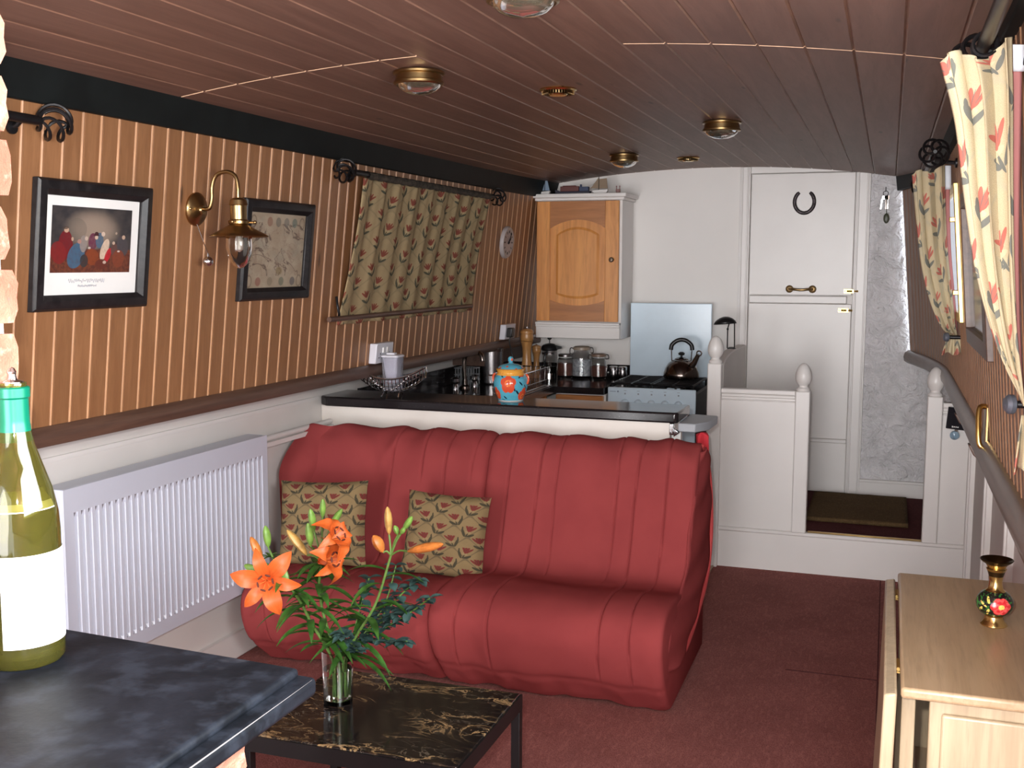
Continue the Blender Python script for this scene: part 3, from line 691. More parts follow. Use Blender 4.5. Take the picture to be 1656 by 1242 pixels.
# sockets
def socket(name, label, y0, y1, z0, z1, plug=False, rock=2):
    o = thing(name, label, 'socket', lwp((y0+y1)/2, z0))
    yc, zc_ = (y0+y1)/2, (z0+z1)/2
    b = MB(); b.obox(lwp(yc, zc_, .017), (.017, 0, 0), (0, (y1-y0)/2, 0), (TX*(z1-z0)/2, 0, (z1-z0)/2)); b.build('socket_box', M['plastic'], o, bevel=.004)
    for k in (-1, 1):
        b = MB(); q = lwp(yc+k*.018, zc_+.012, .035); b.obox(q, (.004, 0, 0), (0, .006, 0), (.001, 0, .011))
        b.build('rocker_switch', plain('switch_ivory', (.80, .78, .76), .3), o, bevel=.001)
    for c in (-.042, .042):
        b = MB()
        for dy, dz, wy, wz in ((0, .004, .002, .004), (-.011, -.012, .004, .002), (.011, -.012, .004, .002)):
            b.obox(lwp(yc+c+dy, zc_+dz-.006, .0345), (.0006, 0, 0), (0, wy, 0), (0, 0, wz))
        b.build('pin_slots', M['black'], o)
    return o
socket('wall_socket', 'white double wall socket above the wire bowl, with nothing plugged in', 4.045, 4.205, 1.038, 1.122)
socket('wall_socket', 'white double wall socket beside the pepper mill, with a black plug in it', 5.58, 5.745, 1.040, 1.122)
p = lwp(5.625, 1.078, .034)
o = thing('power_plug', 'black mains plug in the white socket beside the pepper mill', 'plug', p)
b = MB(); b.obox(p+Vector((.016, 0, 0)), (.016, 0, 0), (0, .024, 0), (.002, 0, .026)); b.build('plug_body', M['black'], o, bevel=.006, segs=3)
b = MB(); b.tube(cr([p+Vector((.012, 0, -.026)), p+Vector((.010, .002, -.06)), p+Vector((.016, .012, -.10)), p+Vector((.030, .03, -.20)), p+Vector((.02, .06, -.270))]), .0035, 8); b.build('flex', M['black'], o)
# curtain rods
def cage(c, r, axis):
    b = MB(); c = Vector(c); a = Vector(axis).normalized(); x = a.orthogonal().normalized(); y = a.cross(x)
    for k in range(5):
        pts = []
        for i in range(19):
            t = i/18; th = 2*PI*k/5+t*PI*1.15; rad = r*math.sin(PI*t)**.75 if 0 < t < 1 else .002
            pts.append(c+a*((t-.5)*2*r*1.05)+(x*math.cos(th)+y*math.sin(th))*rad)
        b.tube(pts, .0042, 6)
    b.cyl(c-a*(r*1.4), c-a*r, .009, n=10); b.cyl(c+a*r, c+a*(r*1.2), .006, n=8)
    return b
def rod(label, x, z, y0, y1, f0, f1, xw, br):
    o = thing('curtain_rod', label, 'curtain rod', (x, (y0+y1)/2, z))
    b = MB(); b.cyl((x, y0, z), (x, y1, z), .0115, n=14); b.build('rod', M['iron'], o)
    if f0: cage((x, y0-.058, z), .044, (0, -1, 0)).build('cage_finial', M['iron'], o)
    if f1: cage((x, y1+.058, z), .044, (0, 1, 0)).build('cage_finial', M['iron'], o)
    for y in br:
        b = MB(); b.tube([(x, y, z-.002), ((x+xw)/2, y, z-.016), (xw, y, z-.02)], .006, 8); b.lathe([(.016, 0), (.016, .006), (.007, .009)], (xw, y, z-.02), 14, axis=(x-xw, 0, 0)); b.build('bracket', M['iron'], o)
    return o
xw = xl(4.5, 1.79)
rod('black iron rod with cage finials above the left wall blind', xw+.034, 1.790, 3.70, 5.245, True, True, xw, (3.74, 4.48, 5.22))
rod('black iron rod end with cage finial at the top left beside the brick column', xw+.034, 1.783, 1.10, 2.105, False, True, xw, (1.3, 2.06))
xwr = xr(2, 1.79)
rod('nearest black iron curtain rod on the right wall', xwr-.065, 1.800, .70, 2.03, False, True, xwr, (.9, 1.95))
rod('far black iron curtain rod with cage finial on the right wall', xwr-.075, 1.800, 3.78, 5.15, True, True, xr(5.0, 1.79), (3.86, 5.08))
# tulip blind stretched between the rods
def blind(u, v):
    y0 = 3.815-.10*v**1.1; y1 = 5.19-.06*v-.055*math.sin(PI*v)
    y = y0+(y1-y0)*u; z = 1.776-.560*v
    fold = math.sin(u*2*PI*9+.6*math.sin(v*3+u*7))*.007*(1-.35*v)+math.sin(u*2*PI*23+v*2)*.0022*(1-v)+.006*math.sin(u*31)*max(0, v-.93)*12
    return (xl(y, z)+.026-.010*sst(0, 1, v)+fold+.006*math.sin(PI*v), y, z+.006*math.sin(u*40)*max(0, v-.95)*20*0.3)
o = thing('window_blind', 'tulip patterned cloth blind hung over the left galley window', 'curtain', lwp(4.45, 1.22))
b = MB(); b.grid(blind, 150, 60, 0, lambda u, v: (u*1.42, -v*.60)); b.build('cloth', M['blind'], o, solid=.0015, angle=80)
b = MB(); b.grid(lambda u, v: (xw+.034+.0145*math.cos(v*2*PI), 3.83+1.36*u, 1.789+.0145*math.sin(v*2*PI)-.004*abs(math.sin(u*60))), 80, 8, 0, lambda u, v: (u*1.42, v*.06)); b.build('gathered_heading', plain('dark_gathered_heading', (.06, .048, .035), .9, var=.5, scale=40), o)
o = thing('hold_bar', 'thin dark wooden bar across the foot of the tulip blind', 'bar', lwp(4.33, 1.235))
b = MB(); b.cyl(lwp(3.605, 1.243, .040), lwp(5.055, 1.243, .040), .010, n=12); b.build('bar', M['dado'], o)
b = MB(); b.tube(cr([lwp(3.70, 1.245, .028), lwp(3.688, 1.26, .036), lwp(3.682, 1.29, .030), lwp(3.690, 1.325, .018)]), .005, 8); b.build('hook', M['iron'], o)
b = MB(); b.tube([lwp(5.02, 1.243, .04), lwp(5.02, 1.243, 0)], .005, 8); b.build('hook', M['iron'], o)
# radiator
o = thing('radiator', 'white panel radiator with ribbed front on the left lower wall', 'radiator', (-2.18, 2.9, .28))
RY0, RY1, RZ0, RZ1 = 2.385, 3.43, .283, .826
b = MB(); ny = 34
prof = []
for i in range(ny):
    y = RY0+.03+(RY1-RY0-.06)*i/ny; p = (RY1-RY0-.06)/ny
    prof += [(y, 0), (y+.30*p, 0), (y+.45*p, -.009), (y+.70*p, -.009), (y+.85*p, 0)]
prof += [(RY1-.03, 0)]
zl = [RZ0+.045, RZ0+.055, RZ1-.085, RZ1-.070]
for y, d in prof:
    for j, z in enumerate(zl): b.v.append((-2.130+(d if j in (1, 2) else 0), y, z))
for i in range(len(prof)-1):
    for j in range(3): b.face((i*4+j, (i+1)*4+j, (i+1)*4+j+1, i*4+j+1))
b.build('ribbed_front', M['rad'], o, angle=15)
b = MB(); b.box(-2.136, -2.130, RY0, RY0+.03, RZ0, RZ1); b.box(-2.136, -2.130, RY1-.03, RY1, RZ0, RZ1); b.box(-2.136, -2.130, RY0+.03, RY1-.03, RZ1-.070, RZ1); b.box(-2.136, -2.130, RY0+.03, RY1-.03, RZ0, RZ0+.045); b.build('front_border', M['rad'], o)
b = MB(); b.box(-2.212, -2.137, RY0, RY0+.004, RZ0+.01, RZ1); b.box(-2.212, -2.137, RY1-.004, RY1, RZ0+.01, RZ1); b.box(-2.212, -2.137, RY0+.004, RY1-.004, RZ1-.005, RZ1); b.build('side_and_top_covers', M['rad'], o, bevel=.002)
b = MB(); b.box(-2.230, -2.205, RY0+.02, RY1-.02, RZ0+.02, RZ1-.02); b.build('rear_panel', M['rad'], o)
b = MB(); b.lathe([(.015, 0), (.015, .006), (.009, .007), (.009, .002), (0, .002)], (-2.172, RY0, .783), 20, axis=(0, -1, 0)); b.cyl((-2.172, RY0-.001, .783), (-2.172, RY0-.004, .783), .008, n=12); plab(b.build('bleed_valve', M['dark_steel'], o), 'small metal valve plug')
for y in (RY0+.05,):
    b = MB(); b.cyl((-2.172, y, 0), (-2.172, y, RZ0+.02), .0075, n=10); b.cyl((-2.172, y, RZ0-.05), (-2.172, y, RZ0), .014, n=12); b.build('pipe_tail', M['rad'], o)
# ================================================================== CEILING FITTINGS
def dome(x, y, label):
    z = zc(x)
    o = thing('ceiling_light', label, 'ceiling light', (x, y, z), 'brass dome lights along the ceiling')
    b = MB(); b.lathe([(.052, 0), (.066, -.001), (.072, -.005), (.072, -.010), (.064, -.013), (.066, -.028), (.070, -.031), (.070, -.037), (.064, -.040), (.058, -.038), (.056, -.020), (.05, -.012)], (x, y, z), 40); b.build('brass_ring', M['brass_old'], o)
    b = MB(); b.lathe([(.061, -.037), (.057, -.046), (.045, -.056), (.026, -.063), (0, -.066)], (x, y, z), 36); b.build('glass_dome', M['dome_glass'], o)
    return o
dome(-.68, 2.03, 'brass ceiling light at the very top edge, nearest the camera')
dome(-1.25, 2.83, 'brass dome ceiling light, second from the camera and left')
dome(-.61, 4.15, 'brass dome ceiling light on the right half of the ceiling')
dome(-1.236, 5.24, 'brass dome ceiling light furthest from the camera, over the galley')
def vent(x, y, label):
    z = zc(x); o = thing('ceiling_vent', label, 'vent', (x, y, z), 'round brass ceiling vents')
    b = MB(); b.lathe([(.056, 0), (.058, -.004), (.052, -.008), (.046, -.006)], (x, y, z), 36); b.lathe([(.03, -.016), (.026, -.020), (0, -.021)], (x, y, z), 28); b.build('vent_flange', M['brass'], o)
    b = MB()
    for k in range(36):
        a = 2*PI*k/36; c, s_ = math.cos(a), math.sin(a)
        b.obox((x+.040*c, y+.040*s_, z-.010), (.010*c, .010*s_, -.003), (-.0013*s_, .0013*c, 0), (0, 0, .004))
    b.lathe([(.030, -.006), (.044, -.002)], (x, y, z), 24); b.build('vent_fins', M['brass_old'], o)
vent(-.99, 3.30, 'ribbed brass ceiling vent nearer the camera, between two dome lights')
vent(-.985, 5.58, 'small brass ceiling vent furthest from the camera by the back wall')
# ================================================================== GALLEY
o = thing('breakfast_bar', 'black topped breakfast bar with ivory front behind the red sofa', 'counter', (-1.45, 4.15, 0))
b = MB(); b.prism([(-2.238, 4.262, .860), (-2.238, 4.03, .860), (-2.20, 4.0, .860), (-.735, 4.0, .860), (-.725, 4.01, .860), (-.725, 4.262, .860)], (0, 0, .040)); b.build('bar_top', M['worktop'], o, bevel=.010, segs=3)
b = MB(); b.box(-2.238, -.762, 4.035, 4.055, 0, .858); b.build('front_panel', M['panel'], o)
b = MB(); b.box(-2.238, -.762, 4.225, 4.243, 0, .858); b.build('rear_panel', M['white'], o)
b = MB(); b.box(-.780, -.762, 4.056, 4.224, 0, .858); b.build('end_panel', M['white'], o)
b = MB(); b.obox((-.752, 4.03, .835), (.008, 0, 0), (0, .012, 0), (0, 0, .022)); b.prism([(-.744, 4.02, .84), (-.722, 4.02, .822), (-.744, 4.02, .806)], (0, .02, 0)); plab(b.build('catch', M['chrome'], o, bevel=.002), 'small chrome catch')
b = MB(); b.box(-.758, -.724, 4.06, 4.09, .775, .822); tag(b.build('paper_card', M['paper']), 'small white card fixed at the end of the breakfast bar', 'card')
o = thing('pull_out_board', 'grey board sticking out beyond the right end of the breakfast bar', 'board', (-.66, 4.1, .83))
b = MB(); b.prism([(-.722, 3.99, .832), (-.658, 3.985, .832), (-.618, 4.06, .832), (-.612, 4.24, .832), (-.722, 4.26, .832)], (0, 0, .032)); b.build('board', M['grey'], o, bevel=.004)
b = MB()
b.grid(lambda u, v: (-.665+.045*u, 4.075+.006*math.sin(u*5+v*3)+.05*(1-math.cos(min(1, v*6)*PI))/2*0, .822-.34*v-.012*(2*u-1)**2*(v < .03)), 10, 24, 0)
o = tag(b.build('hanging_towel', M['red'], solid=.022, bevel=.004), 'bright red cloth hanging below the grey board beside the sofa', 'towel')
# kitchen counter, lower, along the left side and the back
o = thing('kitchen_worktop', 'black kitchen worktop along the left side and back wall', 'worktop', (-1.9, 5.5, .765))
SX0, SX1, SY0, SY1 = -2.06, -1.76, 4.62, 5.05
b = MB()
for bx in ((-2.238, SX0, 4.35, 6.195), (SX1, -1.68, 4.35, 5.55), (SX0, SX1, 4.35, SY0), (SX0, SX1, SY1, 6.195), (SX1, -1.402, 5.55, 6.195)): b.box(bx[0], bx[1], bx[2], bx[3], .765, .800)
b.build('worktop_slab', M['worktop'], o)
b = MB(); b.box(-2.238, -2.222, 4.36, 6.18, .80, .895); b.box(-2.222, -1.402, 6.178, 6.196, .80, .868); b.build('upstand', M['worktop'], o, bevel=.003)
b = MB(); b.box(-1.682, -1.676, 4.36, 5.55, .764, .802); b.build('edge_trim', M['steel'], o)
o = thing('base_cabinet', 'cream base cabinet with orange pine door under the back worktop', 'cabinet', (-1.54, 5.87, 0))
b = MB(); b.box(-1.675, -1.402, 5.60, 6.19, .0, .762); b.build('carcass', M['white'], o)
dd = MB(); dd.box(-1.672, -1.412, 5.578, 5.598, .11, .755); d_ = dd.build('door', M['pine'], o, bevel=.004)
for z0_, z1_ in ((.70, .755), (.11, .17)):
    b = MB(); b.box(-1.672, -1.412, 5.570, 5.578, z0_, z1_); b.build('door_rail', M['pine_h'], d_, bevel=.003)
o = thing('base_cabinet', 'cream base cabinet under the sink worktop on the left side', 'cabinet', (-1.95, 5.0, 0))
b = MB(); b.box(-2.236, -1.72, 4.36, SY0-.02, 0, .762); b.box(-2.236, -1.72, SY1+.02, 5.54, 0, .762); b.box(-1.74, -1.72, SY0-.02, SY1+.02, 0, .762); b.build('carcass', M['white'], o)
for y0, y1 in ((4.40, 4.93), (4.95, 5.50)):
    b = MB(); b.box(-1.718, -1.700, y0, y1, .11, .755); b.build('door', M['pine'], o, bevel=.004)
o = thing('kitchen_sink', 'dark inset sink in the left worktop', 'sink', (-1.91, 4.83, .62))
b = MB(); b.box(SX0+.002, SX1-.002, SY0+.002, SY1-.002, .625, .632); b.box(SX0+.002, SX0+.010, SY0+.002, SY1-.002, .632, .800); b.box(SX1-.010, SX1-.002, SY0+.002, SY1-.002, .632, .800); b.box(SX0+.01, SX1-.01, SY0+.002, SY0+.01, .632, .800); b.box(SX0+.01, SX1-.01, SY1-.01, SY1-.002, .632, .800); b.build('bowl', M['black_gloss'], o)
b = MB(); b.lathe([(.03, 0), (.03, .004), (.02, .005)], (-1.91, 4.83, .632), 20); b.build('drain', M['chrome'], o)
# tap
tp = Vector((-2.085, 5.29, .80))
o = thing('kitchen_tap', 'dark swan neck mixer tap with two chrome handles behind the sink', 'tap', tp)
b = MB(); b.lathe([(.028, 0), (.026, .012), (.016, .02), (.014, .05)], tp, 20)
b.tube(cr([tp+Vector((0, 0, .04)), tp+Vector((-.004, 0, .12)), tp+Vector((.006, 0, .175)), tp+Vector((.05, -.01, .20)), tp+Vector((.10, -.03, .185)), tp+Vector((.112, -.035, .150))]), .0115, 12); b.build('spout', M['dark_steel'], o)
for dx, dy in ((-.025, -.075), (.02, .085)):
    q = tp+Vector((dx, dy, 0)); b = MB(); b.lathe([(.020, 0), (.017, .02), (.012, .03), (.024, .042), (.024, .058), (.012, .066), (0, .067)], q, 18); b.build('tap_handle', M['chrome'], o)
# lattice cutlery drainer
o = thing('cutlery_drainer', 'black and white lattice utensil drainer beside the steel canister', 'rack', (-2.12, 5.42, .80))
b = MB(); b.box(-2.175, -2.07, 5.37, 5.46, .800, .806)
for i in range(8):
    x = -2.172+i*.0143; b.box(x, x+.004, 5.368, 5.374, .806, .900); b.box(x, x+.004, 5.456, 5.462, .806, .900)
for z in (.83, .86, .895): b.box(-2.176, -2.068, 5.366, 5.376, z, z+.004); b.box(-2.176, -2.068, 5.454, 5.464, z, z+.004); b.box(-2.178, -2.172, 5.366, 5.464, z, z+.004); b.box(-2.072, -2.066, 5.366, 5.464, z, z+.004)
b.build('lattice', plain('drainer_wire', (.30, .31, .33), .3, .6), o)
# steel canister
o = thing('steel_canister', 'ridged dark steel canister standing on the left worktop', 'canister', (-2.035, 5.56, .80))
pr_ = [(.060, 0)]
for i in range(14): z = .012+i*.0125; pr_ += [(.064, z), (.062, z+.006)]
pr_ += [(.064, .188), (.063, .192), (0, .193)]
b = MB(); b.lathe(pr_, (-2.035, 5.56, .80), 32); b.build('canister_body', M['steel'], o)
b = MB(); b.lathe([(.066, .178), (.066, .194), (.060, .198), (.0, .200)], (-2.035, 5.56, .80), 32); b.build('canister_lid', M['dark_steel'], o)
# dish rack basket
o = thing('wire_dish_rack', 'chrome wire dish rack on the left worktop behind the painted jar', 'rack', (-1.76, 5.28, .80))
b = MB(); x0, x1, y0, y1, z0, z1 = -1.85, -1.70, 5.02, 5.54, .808, .905
for z, g in ((z1, 0), (z0+.03, .010), (z0, .015)):
    b.tube([(x0+g, y0+g, z), (x1-g, y0+g, z), (x1-g, y1-g, z), (x0+g, y1-g, z)], .0038 if z == z1 else .0025, 6, closed=True)
b.build('rack_rim', M['chrome'], o)
b = MB(); nI = 0
for i in range(19):
    y = y0+.02+i*(y1-y0-.04)/18
    b.tube([(x0, y, z1), (x0+.013, y, z0+.004), (x0+.02, y, z0), (x1-.02, y, z0), (x1-.013, y, z0+.004), (x1, y, z1)], .0016, 5)
for i in range(5):
    x = x0+.02+i*.027; b.tube([(x, y0, z1), (x, y0+.015, z0), (x, y1-.015, z0), (x, y1, z1)], .0016, 5)
b.build('rack_wires', M['chrome'], o)
b = MB(); b.box(x0-.02, x1+.012, y0-.02, y1+.02, .8005, .8055); b.build('drip_tray', M['steel'], o, bevel=.002)
# mills (stand just beyond the rack)
def mill(c, h, r, label, lidm):
    o = thing('pepper_mill', label, 'mill', c)
    k = h/.29; q = r/.032
    b = MB(); b.lathe([(a*q, z*k) for a, z in [(.031, 0), (.032, .004), (.030, .03), (.0305, .045), (.026, .075), (.0215, .11), (.020, .14), (.0215, .175), (.026, .20), (.029, .208), (.030, .212)]], c, 24); b.build('mill_body', M['mill'], o)
    b = MB(); b.lathe([(a*q, z*k) for a, z in [(.028, .214), (.031, .218), (.032, .235), (.030, .252), (.0325, .256), (.031, .268), (.022, .277), (.008, .280), (0, .281)]], c, 24); b.build('mill_head', M['mill'], o)
    b = MB(); b.lathe([(.004, .280*k), (.006, .284*k), (.005, .290*k), (0, .293*k)], c, 12); b.build('mill_knob', M['chrome'], o)
mill(Vector((-1.912, 5.80, .80)), .300, .038, 'tall turned wooden pepper mill beside the plugged socket', 1)
mill(Vector((-1.905, 5.955, .80)), .195, .026, 'short turned wooden mill right of the tall pepper mill', 1)
# cafetiere
cf = Vector((-1.868, 6.09, .80))
o = thing('coffee_press', 'black lidded glass coffee press in the corner under the cupboard', 'coffee press', cf)
b = MB(); b.lathe([(.040, .004), (.044, .004), (.044, .150), (.0425, .150), (.0425, .008), (0, .008)], cf, 28); b.build('glass_beaker', M['glass'], o)
b = MB(); b.lathe([(.042, .009), (.042, .055), (0, .056)], cf, 24); b.build('coffee', plain('black_coffee', (.01, .006, .004), .2), o)
b = MB(); b.lathe([(.046, .148), (.050, .156), (.046, .172), (.03, .186), (.008, .190), (0, .190)], cf, 28); b.prism([cf+Vector((.03, -.012, .150)), cf+Vector((.075, -.012, .160)), cf+Vector((.072, -.012, .172)), cf+Vector((.03, -.012, .182))], (0, .024, 0)); b.build('press_lid', M['black'], o)
b = MB(); b.cyl(cf+Vector((0, 0, .19)), cf+Vector((0, 0, .215)), .003, n=8); b.ball(cf+Vector((0, 0, .222)), .0135, 10); b.build('plunger', M['black'], o)
b = MB(); b.tube(cr([cf+Vector((.0, -.046, .14)), cf+Vector((.0, -.085, .135)), cf+Vector((-.002, -.09, .08)), cf+Vector((0, -.048, .03))]), .007, 8); b.build('handle', M['black'], o)
for pf_ in ([(.047, .0), (.047, .016), (.045, .016)], [(.0455, .125), (.0455, .137)]):
    b = MB(); b.lathe(pf_, cf, 28); b.build('metal_band', M['chrome'], o)
# storage jars
def jar(c, r, h, fill, label, fm, lid, clip):
    o = thing('storage_jar', label, 'jar', c, 'glass storage jars on the back worktop')
    b = MB(); b.lathe([(0, .004), (r*.9, .002), (r, .012), (r, h*.62), (r*.93, h*.74), (r*.78, h*.82), (r*.80, h*.87), (r*.76, h*.87), (r*.74, h*.82), (r*.88, h*.73), (r*.95, h*.62), (r*.95, .014), (0, .012)], c, 28); b.build('jar_glass', M['glass'], o)
    b = MB(); b.lathe([(0, .0135), (r*.90, .016), (r*.93, .03), (r*.93, fill*h), (0, fill*h+.004)], c, 24); b.build('jar_contents', fm, o)
    b = MB(); b.lathe([(r*.82, h*.87), (r*.86, h*.88), (r*.86, h*.955), (r*.70, h*.985), (0, h)], c, 28); b.build('jar_lid', lid, o)
    if clip:
        b = MB(); b.tube(cr([c+Vector((r*.8, 0, h*.95)), c+Vector((r*1.12, 0, h*.93)), c+Vector((r*1.15, 0, h*.80)), c+Vector((r*.85, 0, h*.78))]), .003, 6); b.tube(cr([c+Vector((-r*.8, 0, h*.90)), c+Vector((-r*1.15, 0, h*.92)), c+Vector((-r*1.2, 0, h*.76)), c+Vector((-r*.85, 0, h*.74))]), .003, 6); b.build('wire_clip', M['steel'], o)
    return o
red_f = plain('red_lentils', (.16, .045, .028), .7, var=.4, scale=200)
jar(Vector((-1.745, 6.01, .80)), .050, .140, .60, 'glass storage jar of dark red contents left of the white jar', red_f, M['steel'], False)
t = T('white_sachets'); n = t.noise(t.co(), 55, 3, .6, 1); t.base(t.mix(n.ss(.35, .6), (.42, .45, .52), (.75, .76, .80))).set(rough=.5); t.bump(n, .8, .01)
jar(Vector((-1.655, 6.03, .80)), .058, .185, .58, 'tall clip top glass jar of white sachets, tallest of the three jars', t.mat, plain('amber_jar_lid', (.34, .27, .20), .25, var=.1), True)
jar(Vector((-1.555, 6.03, .80)), .050, .145, .50, 'clip top glass jar half full of dark red contents, beside silver pots', red_f, plain('brown_jar_lid', (.26, .17, .12), .3, var=.1), True)
for i, (x, l) in enumerate(((-1.478, 'small silver pot beside the clip top jar, left of two'), (-1.425, 'small silver pot next to the cooker, right of two'))):
    c = Vector((x, 6.08, .80)); o = thing('silver_pot', l, 'pot', c, 'pair of small silver pots')
    b = MB(); b.lathe([(.018, 0), (.024, .010), (.026, .024), (.0245, .042), (.0235, .048)], c, 22); b.build('pot_body', M['steel'], o)
    b = MB(); b.lathe([(.0255, .048), (.0255, .064), (.022, .068), (0, .069)], c, 22); b.build('pot_lid', M['chrome'], o)
# wall cupboard
o = thing('wall_cupboard', 'wall cupboard with arched orange pine door and cream cornice', 'cupboard', (-1.65, 6.05, 1.03))
X0, X1 = -1.892, -1.402
b = MB(); b.box(X0, X1, 5.925, 6.195, 1.035, 1.802); b.build('carcass', M['white'], o, bevel=.002)
b = MB(); b.box(X0-.022, X1+.028, 5.885, 6.195, 1.818, 1.840); b.box(X0-.010, X1+.014, 5.900, 6.195, 1.802, 1.818); b.build('cornice', M['white'], o, bevel=.004)
b = MB(); b.box(X0, X1-.002, 5.900, 5.924, 1.035, 1.126); b.box(X0, X1-.002, 5.890, 5.900, 1.098, 1.112); b.box(X0, X1-.002, 5.884, 5.924, 1.112, 1.126); b.build('pelmet', M['white'], o, bevel=.003)
D0, D1, Z0, Z1 = X0+.003, X1-.014, 1.131, 1.799
dm = MB(); dm.box(D0, D0+.078, 5.900, 5.922, Z0, Z1); dm.box(D1-.078, D1, 5.900, 5.922, Z0, Z1); door = dm.build('door', M['pine'], o, bevel=.003)
n = 16
def arch(sx, base, h): return base+h*math.sin(PI*sx)**.8
xs = [D0+.078+(D1-D0-.156)*i/n for i in range(n+1)]
for (zb, ze) in (((lambda s: arch(s, Z1-.150, .048)), (lambda s: Z1)), ((lambda s: Z0), (lambda s: Z0+.118-.030*math.sin(PI*s)**.8))):
    tb = MB()
    for i in range(n):
        a, c = i/n, (i+1)/n
        p = [(xs[i], 5.901, zb(a)), (xs[i+1], 5.901, zb(c)), (xs[i+1], 5.901, ze(c)), (xs[i], 5.901, ze(a))]
        tb.prism(p[::-1], (0, .02, 0))
    tb.build('door_rail', M['pine_h'], door, angle=20)
pb = MB(); pb.box(D0+.07, D1-.07, 5.910, 5.918, Z0+.08, Z1-.09)
pz0 = lambda s: Z0+.150-.026*math.sin(PI*s)**.8; pz1 = lambda s: arch(s, Z1-.185, .045)
xs2 = [D0+.110+(D1-D0-.22)*i/n for i in range(n+1)]
o_ = len(pb.v)
for yy, ins in ((5.911, 0), (5.903, .016)):
    for i in range(n+1):
        s_ = i/n; x = xs2[i]+(ins if i == 0 else -ins if i == n else 0)
        pb.v.append((x, yy, pz0(s_)+ins)); pb.v.append((x, yy, pz1(s_)-ins))
N2 = 2*(n+1)
for i in range(n):
    A = o_+N2+2*i; pb.face((A, A+2, A+3, A+1))
    B_ = o_+2*i; pb.face((B_, B_+2, A+2, A)); pb.face((B_+3, B_+1, A+1, A+3))
pb.face((o_+1, o_, o_+N2, o_+N2+1)); pb.face((o_+2*n, o_+2*n+1, o_+N2+2*n+1, o_+N2+2*n))
pb.build('raised_panel', M['pine'], door, angle=20)
b = MB(); b.lathe([(.008, 0), (.007, .010), (.013, .016), (.014, .022), (.009, .027), (0, .028)], (D1-.036, 5.900, 1.475), 18, axis=(0, -1, 0)); plab(b.build('knob', plain('bronze_knob', (.14, .10, .07), .4, .7), door), 'dark bronze knob')
# ornaments on the cupboard
TOPZ = 1.840
o = thing('model_sailboat', 'tiny blue and white model sailing boat, leftmost ornament on the cupboard', 'ornament', (-1.87, 5.97, TOPZ))
b = MB(); b.prism([(-1.895, 5.955, TOPZ), (-1.838, 5.955, TOPZ), (-1.830, 5.955, TOPZ+.022), (-1.898, 5.955, TOPZ+.016)], (0, .022, 0)); b.build('hull', M['white'], o, bevel=.003)
b = MB(); b.prism([(-1.893, 5.965, TOPZ+.024), (-1.866, 5.965, TOPZ+.024), (-1.866, 5.965, TOPZ+.075)], (0, .002, 0)); b.prism([(-1.862, 5.965, TOPZ+.024), (-1.835, 5.965, TOPZ+.024), (-1.848, 5.965, TOPZ+.078), (-1.862, 5.965, TOPZ+.078)], (0, .002, 0)); b.build('sail', plain('blue_sail', (.20, .27, .36), .7), o)
b = MB(); b.cyl((-1.864, 5.966, TOPZ+.02), (-1.864, 5.966, TOPZ+.080), .0018, n=6); b.build('mast', M['iron'], o)
o = thing('model_narrowboat', 'long dark model narrowboat with maroon cabin on top of the cupboard', 'ornament', (-1.70, 5.96, TOPZ))
b = MB(); b.prism([(-1.800, 5.945, TOPZ+.028), (-1.795, 5.945, TOPZ), (-1.600, 5.945, TOPZ), (-1.594, 5.945, TOPZ+.016), (-1.77, 5.945, TOPZ+.016)], (0, .036, 0)); b.build('hull', plain('navy_hull', (.018, .016, .035), .5), o, bevel=.003)
b = MB(); b.box(-1.768, -1.660, 5.948, 5.978, TOPZ+.016, TOPZ+.044); b.box(-1.755, -1.680, 5.950, 5.976, TOPZ+.044, TOPZ+.048); b.build('cabin', plain('maroon_cabin', (.11, .025, .02), .5), o, bevel=.002)
b = MB(); b.box(-1.658, -1.605, 5.948, 5.978, TOPZ+.016, TOPZ+.040); b.cyl((-1.65, 5.96, TOPZ+.04), (-1.65, 5.96, TOPZ+.054), .006, n=10); b.build('rear_cabin', plain('navy_cabin', (.03, .045, .10), .5), o, bevel=.002)
o = thing('model_ketch', 'model boat with brown sails and white hull, right of the model narrowboat', 'ornament', (-1.54, 5.95, TOPZ))
b = MB(); b.prism([(-1.585, 5.935, TOPZ+.018), (-1.57, 5.935, TOPZ), (-1.50, 5.935, TOPZ), (-1.490, 5.935, TOPZ+.022)], (0, .026, 0)); b.build('hull', M['white'], o, bevel=.003)
b = MB(); b.prism([(-1.592, 5.948, TOPZ+.030), (-1.546, 5.948, TOPZ+.030), (-1.546, 5.948, TOPZ+.088)], (0, .002, 0)); b.prism([(-1.543, 5.948, TOPZ+.028), (-1.494, 5.948, TOPZ+.028), (-1.500, 5.948, TOPZ+.084), (-1.543, 5.948, TOPZ+.080)], (0, .003, 0)); b.build('sail', plain('tan_sail', (.26, .19, .13), .8), o)
b = MB(); b.cyl((-1.5445, 5.949, TOPZ+.015), (-1.5445, 5.949, TOPZ+.095), .002, n=6); b.build('mast', M['iron'], o)
o = thing('tiny_ornament', 'tiny pinkish two-pronged ornament at the right end of the cupboard top', 'ornament', (-1.435, 5.95, TOPZ))
b = MB(); b.lathe([(.012, 0), (.014, .012), (.013, .022), (0, .024)], (-1.435, 5.95, TOPZ), 14)
for dx in (-.009, .009): b.cyl((-1.435+dx, 5.95, TOPZ+.02), (-1.435+dx, 5.95, TOPZ+.036), .0025, n=6); b.ball((-1.435+dx, 5.95, TOPZ+.038), .004, 6)
b.build('ornament_body', plain('dusky_pink', (.28, .15, .14), .6), o)
